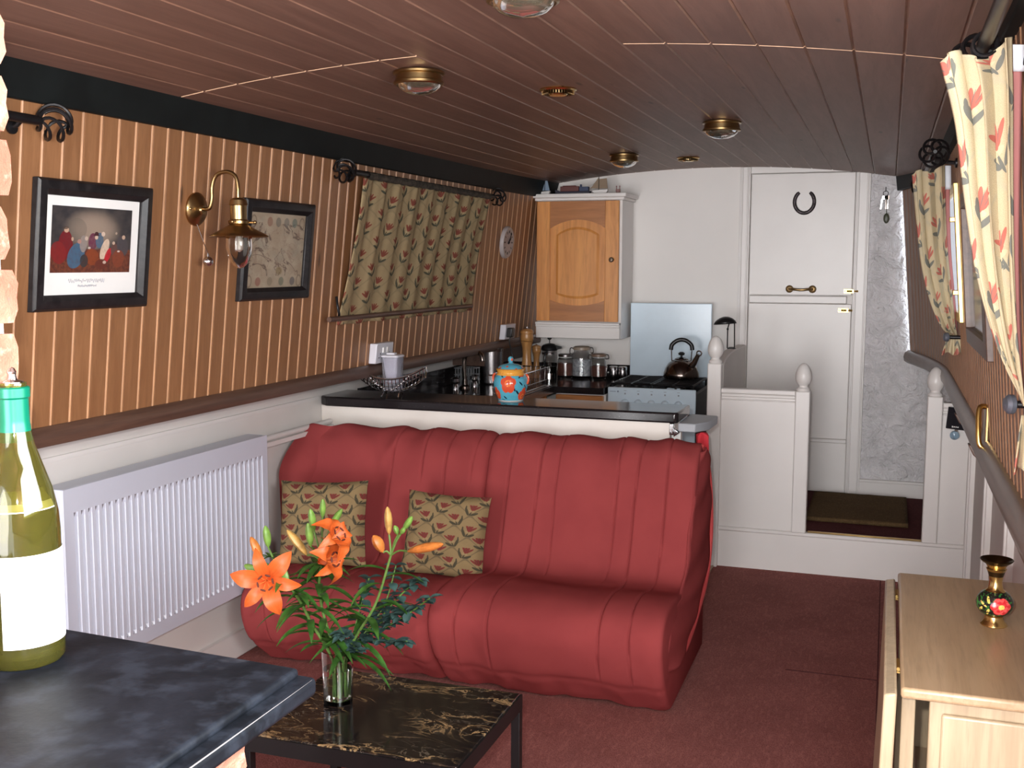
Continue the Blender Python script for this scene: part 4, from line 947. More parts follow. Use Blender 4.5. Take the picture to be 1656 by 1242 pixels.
# cooker
CX0, CX1, CY0, CY1 = -1.393, -.925, 5.60, 6.12
o = thing('gas_cooker', 'pale blue gas cooker with raised splash lid, between worktop and newel post', 'cooker', (-1.16, 5.86, 0))
b = MB(); b.box(CX0+.004, CX1-.004, CY0+.02, CY1, .02, .775); b.build('cooker_body', plain('dark_cooker_side', (.045, .05, .055), .35, var=.2, scale=20), o)
b = MB(); b.box(CX0, CX1, CY0, CY0+.02, .675, .803); b.build('control_panel', M['enamel'], o, bevel=.006)
dd = MB(); dd.box(CX0, CX1, CY0, CY0+.02, .12, .665); d_ = dd.build('oven_door', M['enamel'], o, bevel=.006)
b = MB(); b.tube([(CX0+.05, CY0-.03, .63), (CX1-.05, CY0-.03, .63)], .009, 10); b.box(CX0+.06, CX0+.08, CY0-.03, CY0, .622, .638); b.box(CX1-.08, CX1-.06, CY0-.03, CY0, .622, .638); b.build('door_handle', M['enamel'], d_)
for i in range(5):
    x = CX0+.095+i*.071
    b = MB(); b.lathe([(.021, 0), (.020, .012), (.015, .020), (.010, .022)], (x, CY0, .722), 20, axis=(0, -1, 0)); b.build('control_knob', M['enamel'], o)
    b = MB(); b.box(x-.007, x+.007, CY0-.0012, CY0+.001, .786, .788); b.box(x-.004, x+.004, CY0-.0012, CY0+.001, .767, .775); b.build('panel_mark', plain('grey_mark', (.30, .34, .40), .5), o)
b = MB(); b.box(CX0+.012, CX0+.045, CY0-.0012, CY0+.001, .779, .782); b.lathe([(.005, 0), (.005, .001)], (CX0+.056, CY0, .781), 12, axis=(0, -1, 0)); b.build('panel_mark', plain('blue_mark', (.25, .32, .42), .5), o)
b = MB(); b.box(CX0, CX1, CY0+.02, CY1, .775, .792); b.build('hob', M['black_gloss'], o)
b = MB(); b.box(CX0+.10, CX0+.16, CY0+.20, CY0+.25, .793, .797); b.build('burner_plate', M['enamel'], o)
b = MB(); b.box(CX1-.17, CX1-.10, CY0+.10, CY0+.15, .793, .797); b.build('burner_plate', M['enamel'], o)
for gx in (0, 1):
    xa, xb = (CX0+.02, (CX0+CX1)/2-.008) if gx == 0 else ((CX0+CX1)/2+.008, CX1-.02)
    b = MB()
    b.tube([(xa, CY0+.012, .820), (xb, CY0+.012, .820), (xb, CY1-.06, .820), (xa, CY1-.06, .820)], .006, 6, closed=True)
    for yy in (CY0+.06, CY0+.10, CY0+.145, CY0+.20, CY0+.255, CY0+.305, CY0+.355, CY0+.41): b.tube([(xa, yy, .820), (xb, yy, .820)], .005, 6)
    b.tube([((xa+xb)/2, CY0+.012, .820), ((xa+xb)/2, CY1-.06, .820)], .005, 6)
    for xx in (xa, xb):
        for yy in (CY0+.03, CY1-.06): b.cyl((xx, yy, .788), (xx, yy, .820), .006, n=8)
    b.build('pan_support', M['iron'], o)
    for yy in (CY0+.145, CY0+.355):
        b = MB(); b.lathe([(.046, 0), (.046, .008), (.034, .010), (.034, .016), (.0, .018)], ((xa+xb)/2, yy, .789), 20); b.build('burner', M['iron'], o)
b = MB(); b.box(CX0+.004, CX1-.002, CY1-.018, CY1-.004, .792, 1.233); b.build('splash_lid', M['enamel'], o, bevel=.004)
for x in (CX0+.09, CX1-.09):
    b = MB(); b.cyl((x-.03, CY1-.02, .796), (x+.03, CY1-.02, .796), .008, n=10); b.build('lid_hinge', M['chrome'], o)
# kettle
kc = Vector((-1.062, 5.93, .827))
o = thing('kettle', 'smoked steel whistling kettle with black arched handle on the cooker', 'kettle', kc)
b = MB(); b.lathe([(.075, 0), (.094, .004), (.098, .014), (.096, .032), (.086, .060), (.070, .084), (.050, .100), (.036, .106)], kc, 40); b.build('kettle_body', M['dark_steel'], o)
b = MB(); b.lathe([(.038, .104), (.036, .110), (.020, .116), (.006, .119), (.006, .128), (.016, .131), (.018, .140), (.010, .147), (0, .148)], kc, 28, ms=[0, 0, 0, 1, 1, 1, 1, 1]); b.build('lid', [M['dark_steel'], M['black']], o)
hd = Vector((1, .18, 0)).normalized()
b = MB()
for s_ in (-1, 1): b.tube([kc+hd*(s_*.052)+Vector((0, 0, .098)), kc+hd*(s_*.056)+Vector((0, 0, .165))], .0032, 8)
b.build('handle_wire', M['chrome'], o)
b = MB(); b.tube(cr([kc+hd*-.058+Vector((0, 0, .158)), kc+hd*-.052+Vector((0, 0, .186)), kc+hd*-.026+Vector((0, 0, .208)), kc+hd*.0+Vector((0, 0, .214)), kc+hd*.026+Vector((0, 0, .208)), kc+hd*.052+Vector((0, 0, .186)), kc+hd*.058+Vector((0, 0, .158))]), .0115, 12); b.build('handle_grip', M['black'], o)
b = MB(); b.tube([kc+Vector((.055, -.03, .062)), kc+Vector((.078, -.038, .095)), kc+Vector((.100, -.046, .140))], [.020, .015, .0105], 16); b.build('spout', M['dark_steel'], o)
b = MB(); q = kc+Vector((.104, -.048, .146)); b.tube([q+Vector((.013*math.cos(a), 0, .013*math.sin(a))) for a in [2*PI*k/16 for k in range(16)]], .004, 8, closed=True); b.build('whistle_ring', M['chrome'], o)
# things on the bar
def boat_bowl():
    o = thing('wire_bowl', 'boat shaped chrome wire bowl on the left of the breakfast bar', 'bowl', (-1.945, 4.105, .90))
    c = Vector((-1.945, 4.105, .90)); ax = Vector((.97, .24, 0)).normalized(); sx = Vector((-.24, .97, 0)).normalized()
    def P(u, th):                       # u along, th across (-1..1)
        L = .140*u; hw = .082*(1-.55*u*u); zr = .080+.042*u*u; zb = .016+.062*u*u
        return c+ax*L*(1+.0*abs(th))+sx*(hw*math.sin(th*PI/2))+Vector((0, 0, zb+(zr-zb)*(1-math.cos(th*PI/2))))
    b = MB()
    for s_ in (-1, 1): b.tube([P(-1+2*i/24, s_) for i in range(25)], .0042, 6)
    for s_ in (-1, 1): b.tube([P(s_, -1+2*i/12) for i in range(13)], .0030, 6)
    b.build('bowl_rim', M['chrome'], o)
    b = MB()
    for i in range(1, 18):
        u = -1+2*i/18; b.tube([P(u, -1+2*k/14) for k in range(15)], .0020, 5)
    for th in (-.66, -.33, 0, .33, .66): b.tube([P(-1+2*i/20, th) for i in range(21)], .0016, 5)
    for i in range(9):                  # bead row
        b.ball(P(-.6+i*.075, -.95+.07*i), .0048, 5); b.ball(P(.6-i*.075, -.95+.07*i), .0048, 5)
    b.build('bowl_wires', M['chrome'], o)
    b = MB()
    for s_ in (-1, 1):
        b.tube(cr([c+ax*(s_*.035)+sx*.055+Vector((0, 0, .003)), c+ax*(s_*.032)+sx*.02+Vector((0, 0, .018)), c+ax*(s_*.032)-sx*.02+Vector((0, 0, .018)), c+ax*(s_*.035)-sx*.055+Vector((0, 0, .003))]), .003, 6)
    b.build('bowl_feet', M['chrome'], o)
boat_bowl()
wf = Vector((-1.938, 4.100, .926))
o = thing('water_filter_jug', 'clear plastic water filter jug with white insert, standing in the wire bowl', 'jug', wf)
def sqring(c, hx, hy, z, r=.012, n=4):
    out = []
    for sx, sy, a0 in ((1, 1, 0), (-1, 1, 90), (-1, -1, 180), (1, -1, 270)):
        for k in range(n+1):
            a = R(a0+90*k/n); out.append((c.x+sx*(hx-r)+r*math.cos(a), c.y+sy*(hy-r)+r*math.sin(a), c.z+z))
    return out
def loft(b, rings, m=0, cap0=True, cap1=True):
    o = len(b.v); n = len(rings[0])
    for r in rings: b.v += [tuple(p) for p in r]
    for i in range(len(rings)-1):
        for k in range(n): b.face((o+i*n+k, o+i*n+(k+1) % n, o+(i+1)*n+(k+1) % n, o+(i+1)*n+k), m)
    if cap0: b.face([o+k for k in range(n-1, -1, -1)], m)
    if cap1: b.face([o+(len(rings)-1)*n+k for k in range(n)], m)
    return b
clear = T('clear_plastic').base((.80, .80, .86)).set(rough=.08, trans=.85, ior=1.2).mat
b = MB(); loft(b, [sqring(wf, .033, .033, .001), sqring(wf, .037, .038, .138), sqring(wf, .035, .036, .138), sqring(wf, .031, .031, .005)], cap1=True); b.build('outer_jug', clear, o)
b = MB(); loft(b, [sqring(wf, .022, .022, .035), sqring(wf, .026, .027, .070), sqring(wf, .032, .033, .125), sqring(wf, .034, .035, .137)]); b.build('filter_hopper', M['plastic'], o)
b = MB(); loft(b, [sqring(wf, .039, .040, .139), sqring(wf, .039, .040, .146), sqring(wf, .032, .033, .150)]); b.obox(wf+Vector((0, -.01, .154)), (.018, 0, 0), (0, .014, 0), (0, 0, .004)); b.build('jug_lid', M['plastic'], o, bevel=.002)
b = MB(); b.tube(cr([wf+Vector((-.030, .034, .135)), wf+Vector((-.045, .060, .125)), wf+Vector((-.045, .060, .07)), wf+Vector((-.026, .030, .045))]), .006, 8); b.build('handle', M['plastic'], o)
# painted lidded jar
jc = Vector((-1.438, 4.155, .90))
o = thing('painted_jar', 'blue lidded ceramic jar painted with orange flowers on the breakfast bar', 'jar', jc)
t = T('painted_ceramic'); x = t.xyz(t.co('UV')); u, v = x[0], x[1]
un = u*6; n = t.noise(t.co('UV', (30, 20, 1)), 1, 2)
c = t.col((.10, .40, .52)); c = t.mix(n.ss(.4, .6)*.25, c, (.06, .30, .46))
lf = None
for k, (cu, cv, an) in enumerate([(.40, .62, .9), (.53, .36, .7), (.57, .30, .9), (.60, .60, -.9), (.60, .45, .8), (.41, .12, 1.2), (.66, .38, .7), (.44, .20, .9), (.53, .74, -.6), (.85, .3, .8), (.9, .6, .8), (.1, .5, .7), (.2, .2, .9)]):
    e = ell(u*2.2, v, cu*2.2, cv, an, .016, .055); lf = e if lf is None else lf.mx(e)
c = t.mix(lf, c, (.008, .02, .04))
fl = None; fi = None
for cu, cv, rr in [(.475, .46, .17), (.645, .22, .14), (.63, .70, .11), (.36, .74, .10), (.33, .25, .12), (.88, .5, .15), (.12, .35, .15), (.05, .75, .10)]:
    du, dv = (u-cu)*2.35, (v-cv)
    for k in range(5):
        a = 2*PI*k/5+.3; e = ell(u*2.35, v, cu*2.35+rr*.55*math.cos(a), cv+rr*.55*math.sin(a), 0, rr*.52, rr*.52); fl = e if fl is None else fl.mx(e)
    e = ell(u*2.35, v, cu*2.35, cv, 0, rr*.42, rr*.40)*ell(u*2.35, v, cu*2.35, cv, .4, rr*.26, rr*.20).inv(); fi = e if fi is None else fi.mx(e)
c = t.mix(fl, c, (.66, .085, .035)); c = t.mix(fi*n.gt(.42), c, (.85, .24, .06))
band = v.gt(.63); c = t.mix(band, c, (.76, .36, .06)); dots = t.vor(t.co('UV', (34, 14, 1)), 1.0).lt(.16)*band; c = t.mix(dots, c, (.55, .07, .03))
c = t.mix(v.lt(.055), c, (.80, .80, .78))
t.base(c).set(rough=.10, spec=.6); M['ceramic'] = t.mat
prof = [(.050, 0), (.053, .006), (.054, .012), (.062, .030), (.069, .055), (.070, .075), (.066, .092), (.058, .105), (.054, .112), (.056, .122), (.060, .128), (.056, .130)]
b = MB(); n = 48; a0 = math.atan2(-jc.y, -jc.x)-PI; L = len(prof)-1
b.grid(lambda u, v: (lambda i: (lambda r, z: (jc.x+r*math.cos(a0+2*PI*u), jc.y+r*math.sin(a0+2*PI*u), jc.z+z))(*(prof[i] if i == L else [prof[i][q]+(prof[i+1][q]-prof[i][q])*(v*L-i) for q in (0, 1)])))(min(int(v*L), L)), n, 44, 0, lambda u, v: (u, v))
b.build('jar_body', M['ceramic'], o, angle=60)
b = MB(); b.lathe([(.0, .012), (.052, .012)], jc, 24); b.build('jar_base', M['white'], o)
t = T('painted_lid'); x = t.xyz(t.co('Object')); n = t.vor(t.co(), 48); c = t.mix(n.lt(.28), (.09, .36, .48), (.55, .09, .04)); t.base(c).set(rough=.10)
b = MB(); b.lathe([(.050, .128), (.052, .132), (.046, .140), (.030, .147), (.012, .150), (.008, .155), (.011, .162), (.0115, .170), (.007, .177), (0, .179)], jc, 32); b.build('jar_lid', t.mat, o)
for s_ in (-1, 1):
    b = MB(); q = jc+Vector((s_*.066, .0, .088)); b.tube([q+Vector((s_*.010*math.sin(a), 0, .018*math.cos(a))) for a in [PI*k/8 for k in range(9)]], .0045, 8); b.build('jar_lug', plain('orange_glaze', (.66, .10, .04), .12), o)
# ================================================================== LANDING AND BULKHEAD THINGS
b = MB(); b.grid(lambda u, v: (-.345+.475*u, 5.45+.65*v, ZS+.012+.0015*mnoise.noise((u*9, v*9, 0))), 20, 24); 
tag(b.build('door_mat', M['mat'], solid=.018, origin=(-.1, 5.78, ZS)), 'brown coir door mat lying on the dark carpeted landing', 'mat')
hs = Vector((-.453, YB-.020, 1.790))
o = thing('horseshoe', 'dark iron horseshoe fixed to the upper door leaf', 'horseshoe', hs)
b = MB(); pts = []
for i in range(25):
    a = -PI/2+(i-12)/12*R(148); pts.append(hs+Vector((.052*math.cos(a), 0, .060*math.sin(a))))
for i in range(24): b.tube(pts[i:i+2], .0105, 10, caps=(True))
b = MB(); b.tube(pts, [.008]+[.0105]*23+[.008], 10); b.build('shoe', plain('old_iron', (.055, .045, .050), .45, .6, var=.4, scale=60), o)
b = MB()
for i in (3, 6, 9, 15, 18, 21): b.ball(pts[i]+Vector((0, -.009, 0)), .004, 6)
b.build('nail_heads', M['steel'], o)
kh = Vector((-.036, YB-.010, 1.842))
o = thing('key_bunch', 'bunch of keys with dark fob hanging on the rough white plaster', 'keys', kh+Vector((0, 0, -.14)))
b = MB(); b.tube(cr([kh+Vector((0, .008, .02)), kh+Vector((0, -.012, .016)), kh+Vector((0, -.018, .004)), kh+Vector((0, -.012, -.004))]), .0022, 6); b.build('hook', M['iron'], o)
b = MB(); b.tube([kh+Vector((.013*math.cos(a), -.012, -.014+.013*math.sin(a))) for a in [2*PI*k/16 for k in range(16)]], .0018, 6, closed=True); b.build('key_ring', M['steel'], o)
for dx, tl, mt in ((-.008, .12, M['chrome']), (.004, -.06, M['steel']), (.010, .05, M['dark_steel'])):
    b = MB(); q = kh+Vector((dx, -.014, -.036)); b.obox(q, (.009, 0, 0), (0, .0012, 0), (tl*.01, 0, .010)); b.obox(q+Vector((-tl*.1, -.0, -.034)), (.004, 0, 0), (0, .0012, 0), (tl*.02, 0, .026)); b.build('key', mt, o)
b = MB(); b.ball(kh+Vector((.008, -.014, -.145)), .018, 10, sq=(.85, .35, 1.5)); b.tube([kh+Vector((.004, -.014, -.03)), kh+Vector((.008, -.014, -.12))], .002, 6); b.build('key_fob', plain('olive_fob', (.055, .060, .035), .4), o)
# desk lamp on the partition
dl = Vector((-.775, 5.80, 1.0))
o = thing('desk_lamp', 'small black desk lamp on two thin rods standing on the partition', 'lamp', dl)
b = MB(); b.lathe([(.022, .004), (.022, .012), (.012, .018), (0, .019)], dl, 20); b.build('lamp_base', M['black'], o)
b = MB(); b.tube([dl+Vector((-.022, 0, .012)), dl+Vector((-.022, 0, .115)), dl+Vector((-.014, 0, .145))], .0032, 6); b.ball(dl+Vector((-.022, 0, .112)), .006, 6); b.tube([dl+Vector((.016, 0, .012)), dl+Vector((.013, 0, .146))], .0032, 6); b.build('lamp_rods', M['black'], o)
b = MB()
def shade(u, v):
    a = PI*u; rr = .052*math.sin(PI*v)**.6
    return dl+Vector((-.036+(v-.5)*-.118, rr*math.cos(a)*.8, .143+rr*.72*math.sin(a)-.010*(v-.5)*2*-1*0+(.012 if 0 else 0)-(v-.1)*.010))
b.grid(shade, 14, 16, 0); b.build('lamp_shade', M['black'], o, solid=.003)
# black plate on the right hand panel
o = thing('black_plate', 'small black panel with tiny white lettering on the board beside right newel post', 'panel', (.305, 5.10, .73))
b = MB(); b.prism([(.259, 5.10, .738), (.345, 5.10, .730), (.350, 5.13, .826), (.268, 5.13, .829)], (0, .018, 0)); b.build('plate', M['black_gloss'], o, bevel=.002)
b = MB()
for i in range(4): b.obox((.286+i*.0075, 5.1005, .7465-.0006*i), (.0026, 0, 0), (0, .002, .0), (0, .001, .0032 if i in (0,) else .0022))
b.build('lettering', M['paper'], o)
b = MB(); b.obox((.298, 5.165, .775), (.012, 0, 0), (0, .026, 0), (0, 0, .02)); b.build('mounting', M['black'], o)
o = thing('glass_hook', 'small bluish clear knob under the black panel on the right board', 'hook', (.300, 5.175, .70))
b = MB(); b.lathe([(.010, 0), (.012, .012), (.020, .020), (.020, .028), (.010, .034), (0, .035)], (.300, 5.187, .703), 18, axis=(0, -1, -.15)); b.build('knob', T('blue_glass').base((.45, .62, .75)).set(rough=.08, trans=.6).mat, o)
b = MB(); b.obox((.305, 5.170, .722), (.006, 0, .002), (0, .012, 0), (0, 0, .006)); b.build('hook_clip', M['dark_steel'], o)
# ================================================================== SOFA
SXL, SXM, SXR = -2.205, -1.405, -.615
def make_section(x0, x1, prof, grooves, left_lump, seed):
    P = cr([(0, y, z) for y, z in prof], 14); P = [(p.y, p.z) for p in P]
    # resample evenly
    d = [0]
    for a, c in zip(P, P[1:]): d.append(d[-1]+math.hypot(c[0]-a[0], c[1]-a[1]))
    NV = 170; Q = []; j = 0
    for i in range(NV+1):
        s = d[-1]*i/NV
        while j < len(d)-2 and d[j+1] < s: j += 1
        f = (s-d[j])/max(1e-9, d[j+1]-d[j]); Q.append((P[j][0]+(P[j+1][0]-P[j][0])*f, P[j][1]+(P[j+1][1]-P[j][1])*f))
    NU = 200
    nr = []
    for i in range(NV+1):
        a, c = Q[max(i-1, 0)], Q[min(i+1, NV)]; ty, tz = c[0]-a[0], c[1]-a[1]; l = math.hypot(ty, tz) or 1
        nr.append((-tz/l*-1*-1, ty/l))          # rotate tangent
    b = MB(); W = x1-x0
    for jv in range(NV+1):
        y, z = Q[jv]; ny, nz = nr[jv]; ny, nz = -Q_sign*ny, -Q_sign*nz
        v = jv/NV
        for iu in range(NU+1):
            u = iu/NU; x = x0+W*u+(.080*sst(.44, .58, v)*(1-u)**3 if left_lump else 0)
            e = min(u, 1-u)*W
            rr_ = .014 if (u > .5 and x1 == SXR) else .028; rnd = rr_*(1-math.sqrt(max(0, 1-(1-min(1, e/(rr_*1.4)))**2)))
            disp = -rnd
            for g, va, vb, st in grooves:
                if va <= v <= vb:
                    dd = (u-g-.006*math.sin(v*14+g*30))*W; disp -= st*.75*math.exp(-(dd/.0034)**2)*min(1, (v-va)/.03+.15, (vb-v)/.03+.15); disp += st*.20*math.exp(-(dd/.035)**2)
            n1 = mnoise.noise((x*5+seed, y*5, z*5)); n2 = mnoise.noise((x*13+seed, y*9, z*9)); n3 = mnoise.noise((x*26, y*10+seed, z*22))
            disp += .006*n1+.0022*n2+.0010*n3
            # pulled diagonal creases near the crease and the hem
            cw = math.exp(-((v-VC)/.07)**2)
            disp += .006*cw*math.sin((x*34+n1*3))
            hw = sst(.78, .98, v)
            disp += hw*(.006*math.sin(x*19+n1*2.5+seed)+.003*math.sin(x*47+n2*2)); disp -= .004*math.exp(-((v-.93)/.006)**2)
            yy = y+ny*disp; zz = z+nz*disp
            if left_lump:
                # loose cover bulging forward over the left end of the back
                k = sst(.50, .0, u)*sst(VC+.02, VC-.13, v)*sst(-.02, .10, v)
                yy -= k*(.30*sst(.42, .02, u)+.04); zz += k*.012
                # folded triangle
                fx = abs((u-.30)-.9*(v-.28)); yy -= .020*math.exp(-(fx/.035)**2)*sst(.12, .2, v)*sst(.50, .40, v)
                fx = abs((u-.62)+1.1*(v-.33)); yy -= .014*math.exp(-(fx/.03)**2)*sst(.14, .2, v)*sst(.50, .40, v)
            b.v.append((x, yy, max(.006, zz)))
    w_ = NU+1
    for jv in range(NV):
        for iu in range(NU): b.face((jv*w_+iu, (jv+1)*w_+iu, (jv+1)*w_+iu+1, jv*w_+iu+1) if Q_sign > 0 else (jv*w_+iu, jv*w_+iu+1, (jv+1)*w_+iu+1, (jv+1)*w_+iu))
    # closed ends
    for iu, fl in ((0, 0), (NU, 1)):
        ring = [jv*w_+iu for jv in range(NV+1)]
        c = len(b.v); xm = x0+W*(iu/NU)
        # several fan centres keep the side flat
        b.v.append((xm, 3.70, .22))
        for k in range(len(ring)):
            a, d2 = ring[k], ring[(k+1) % len(ring)]
            b.face((c, a, d2) if fl else (c, d2, a))
    return b
Q_sign = 1
VC = .40
prof_r = [(4.00, .03), (4.015, .30), (4.005, .60), (3.985, .765), (3.93, .806), (3.86, .795), (3.80, .745), (3.745, .62), (3.69, .47), (3.635, .375), (3.56, .352), (3.42, .372), (3.30, .366), (3.225, .325), (3.205, .25), (3.25, .14), (3.335, .05), (3.385, .010)]
prof_l = [(4.00, .03), (4.01, .30), (4.00, .60), (3.98, .76), (3.93, .80), (3.86, .79), (3.79, .735), (3.735, .61), (3.68, .46), (3.63, .36), (3.55, .335), (3.41, .350), (3.30, .345), (3.225, .305), (3.205, .235), (3.25, .13), (3.34, .05), (3.39, .010)]
gr = [(.125, .06, .93, .010), (.265, .08, .93, .011), (.36, .30, .66, .008), (.64, .29, .66, .008), (.735, .08, .93, .011), (.865, .06, .93, .010)]
gl = [(.30, .10, .30, .006), (.52, .08, .93, .009), (.67, .08, .50, .009), (.80, .08, .93, .010), (.93, .08, .50, .008), (.18, .55, .95, .007)]
o = thing('sofa', 'low two-seat sofa in quilted brick red cover in front of the breakfast bar', 'sofa', (-1.41, 3.7, 0))
make_section(SXM, SXR, prof_r, gr, False, 3.1).build('right_seat_section', M['sofa'], o, angle=70)
make_section(SXL, SXM+.004, prof_l, gl, True, 9.7).build('left_seat_section', M['sofa'], o, angle=70)
b = MB(); b.tube(cr([(-.618, 3.90, .798), (-.608, 3.985, .72), (-.600, 4.02, .60), (-.597, 4.03, .45), (-.597, 3.96, .31), (-.597, 3.76, .225), (-.600, 3.59, .175), (-.605, 3.45, .150)]), .008, 8); plab(b.build('piping', M['sofa_pipe'], o), 'bright red piping along the side')
b = MB()                                 # loose side drape
side = cr([(0, 3.90, .795), (0, 3.985, .72), (0, 4.02, .60), (0, 4.03, .45), (0, 3.96, .31), (0, 3.76, .225), (0, 3.59, .175), (0, 3.45, .150)], 6); inn = cr([(0, 3.86, .78), (0, 3.80, .70), (0, 3.74, .60), (0, 3.66, .46), (0, 3.56, .36), (0, 3.42, .34), (0, 3.32, .28), (0, 3.28, .17)], 6)
NS = len(side)-1
b.grid(lambda u, v: (lambda A, B_: (-.622+.022*u+.010*math.sin(u*PI)+.004*math.sin(v*30+u*5), A.y+(B_.y-A.y)*u, A.z+(B_.z-A.z)*u))(inn[round(v*NS)], side[round(v*NS)]), 12, NS)
b.build('side_drape', M['sofa'], o, angle=70, solid=.004)
for x in (-2.1, -.72):
    b = MB(); b.cyl((x, 3.52, 0), (x, 3.52, .03), .02, n=12); b.build('foot', M['black'], o)
# cushions
def cushion(label, c, w_, h_, th, lean, turn, roll, uo, dent=0):
    o = thing('cushion', label, 'cushion', c, 'tulip tapestry cushions on the red sofa')
    b = MB(); N = 26
    Mx = Matrix.Translation(Vector(c)) @ Matrix.Rotation(turn, 4, 'Z') @ Matrix.Rotation(-lean, 4, 'X') @ Matrix.Rotation(roll, 4, 'Y')
    for sgn in (1, -1):
        def fn(u, v):
            a, d = u*2-1, v*2-1
            pull = 1-.055*(1-a*a)*abs(d)**3; pl2 = 1-.055*(1-d*d)*abs(a)**3
            t_ = th*((1-a**4)*(1-d**4))**.55
            p = Vector((a*w_/2*pl2, -sgn*t_*.5+.004*mnoise.noise((a*3+uo, d*3, sgn)), h_/2+d*h_/2*pull))
            if dent: p.y += dent*math.exp(-((a-.9)**2+(d-.2)**2)/.5); p.x -= dent*.5*max(0, a)*(1-abs(d))
            return Mx @ p
        b.grid(fn, N, N, 0, lambda u, v: (u*w_+uo, v*h_), flip=(sgn < 0))
    b.build('cover', M['cushion'], o, angle=80)
cushion('tulip tapestry cushion in the left corner of the sofa, partly behind the lilies', (-1.930, 3.46, .345), .35, .315, .11, R(13), R(4), R(-3), .03)
cushion('square tulip tapestry cushion at the middle of the sofa, right of the lilies', (-1.475, 3.50, .338), .315, .30, .10, R(15), R(3), R(2), .11)
# ================================================================== COFFEE TABLE AND FLOWERS
o = thing('coffee_table', 'small black marble topped side table with black frame, under the lilies', 'table', (-1.05, 2.19, 0))
TX0, TX1, TY0, TY1 = -1.315, -.800, 1.985, 2.405
b = MB(); b.box(TX0+.004, TX1-.004, TY0+.004, TY1-.004, .398, .420); b.build('marble_top', M['marble'], o, bevel=.0025)
b = MB(); e = .018
b.box(TX0, TX1, TY0, TY0+e, .380, .4165); b.box(TX0, TX1, TY1-e, TY1, .380, .4165); b.box(TX0, TX0+e, TY0+e, TY1-e, .380, .4165); b.box(TX1-e, TX1, TY0+e, TY1-e, .380, .4165); b.build('table_frame', M['iron'], o)
for x in (TX0, TX1-.022):
    for y in (TY0, TY1-.022):
        b = MB(); b.box(x, x+.022, y, y+.022, 0, .380); b.build('leg', M['iron'], o, bevel=.001)
vb = Vector((-1.192, 2.205, .420))
o = thing('glass_vase', 'straight clear glass vase holding lilies on the marble table', 'vase', vb)
b = MB(); b.lathe([(0, .0), (.030, .0), (.034, .003), (.0355, .06), (.038, .130), (.0355, .130), (.033, .06), (.031, .012), (0, .011)], vb, 36); b.build('vase_glass', M['glass'], o)
t = T('vase_water').base((.93, .96, .92)).set(rough=.0, trans=1.0, ior=1.33)
b = MB(); b.lathe([(0, .0125), (.0300, .0130), (.0330, .060), (.0340, .085), (0, .085)], vb, 30); b.build('water', t.mat, o)
lrnd = random.Random(11)
def leaf_blade(b, p, d, L, w_, droop, up=Vector((0, 0, 1)), cup=.25, n=8):
    """lance shaped leaf from p along d"""
    d = Vector(d).normalized(); side = d.cross(up)
    if side.length < .1: side = d.cross(Vector((1, 0, 0)))
    side.normalize(); o = len(b.v); q = Vector(p); dd = d.copy()
    for i in range(n+1):
        t = i/n; hw = w_*math.sin(PI*min(1, t*.93+.07))**.9*(1-.25*t)+.0004
        nn = side.cross(dd).normalized()
        for s_ in (-1, -.5, 0, .5, 1): b.v.append(tuple(q+side*(hw*s_)+nn*(cup*hw*(s_*s_))))
        dd = (dd+Vector((0, 0, -droop/n))).normalized(); q = q+dd*(L/n)
    for i in range(n):
        for k in range(4): b.face((o+i*5+k, o+i*5+k+1, o+(i+1)*5+k+1, o+(i+1)*5+k), 0, [(a/4, c/n) for a, c in ((k, i), (k+1, i), (k+1, i+1), (k, i+1))])
def bud(parent, a, c, r, mat, name='bud'):
    a, c = Vector(a), Vector(c); L = (c-a).length
    b = MB(); b.lathe([(.12*r, 0), (.55*r, .10*L), (.9*r, .30*L), (r, .55*L), (.85*r, .75*L), (.5*r, .92*L), (.15*r, L)], a, 12, axis=(c-a))
    o_ = len(b.v)
    for i in range(len(b.v)):             # three shallow lobes
        p = Vector(b.v[i]); ax = (c-a).normalized(); h = (p-a).dot(ax); rv = p-a-ax*h
        k = (i % 12); b.v[i] = tuple(a+ax*h+rv*(1+.12*math.cos(3*2*PI*k/12)))
    return b.build(name, mat, parent)
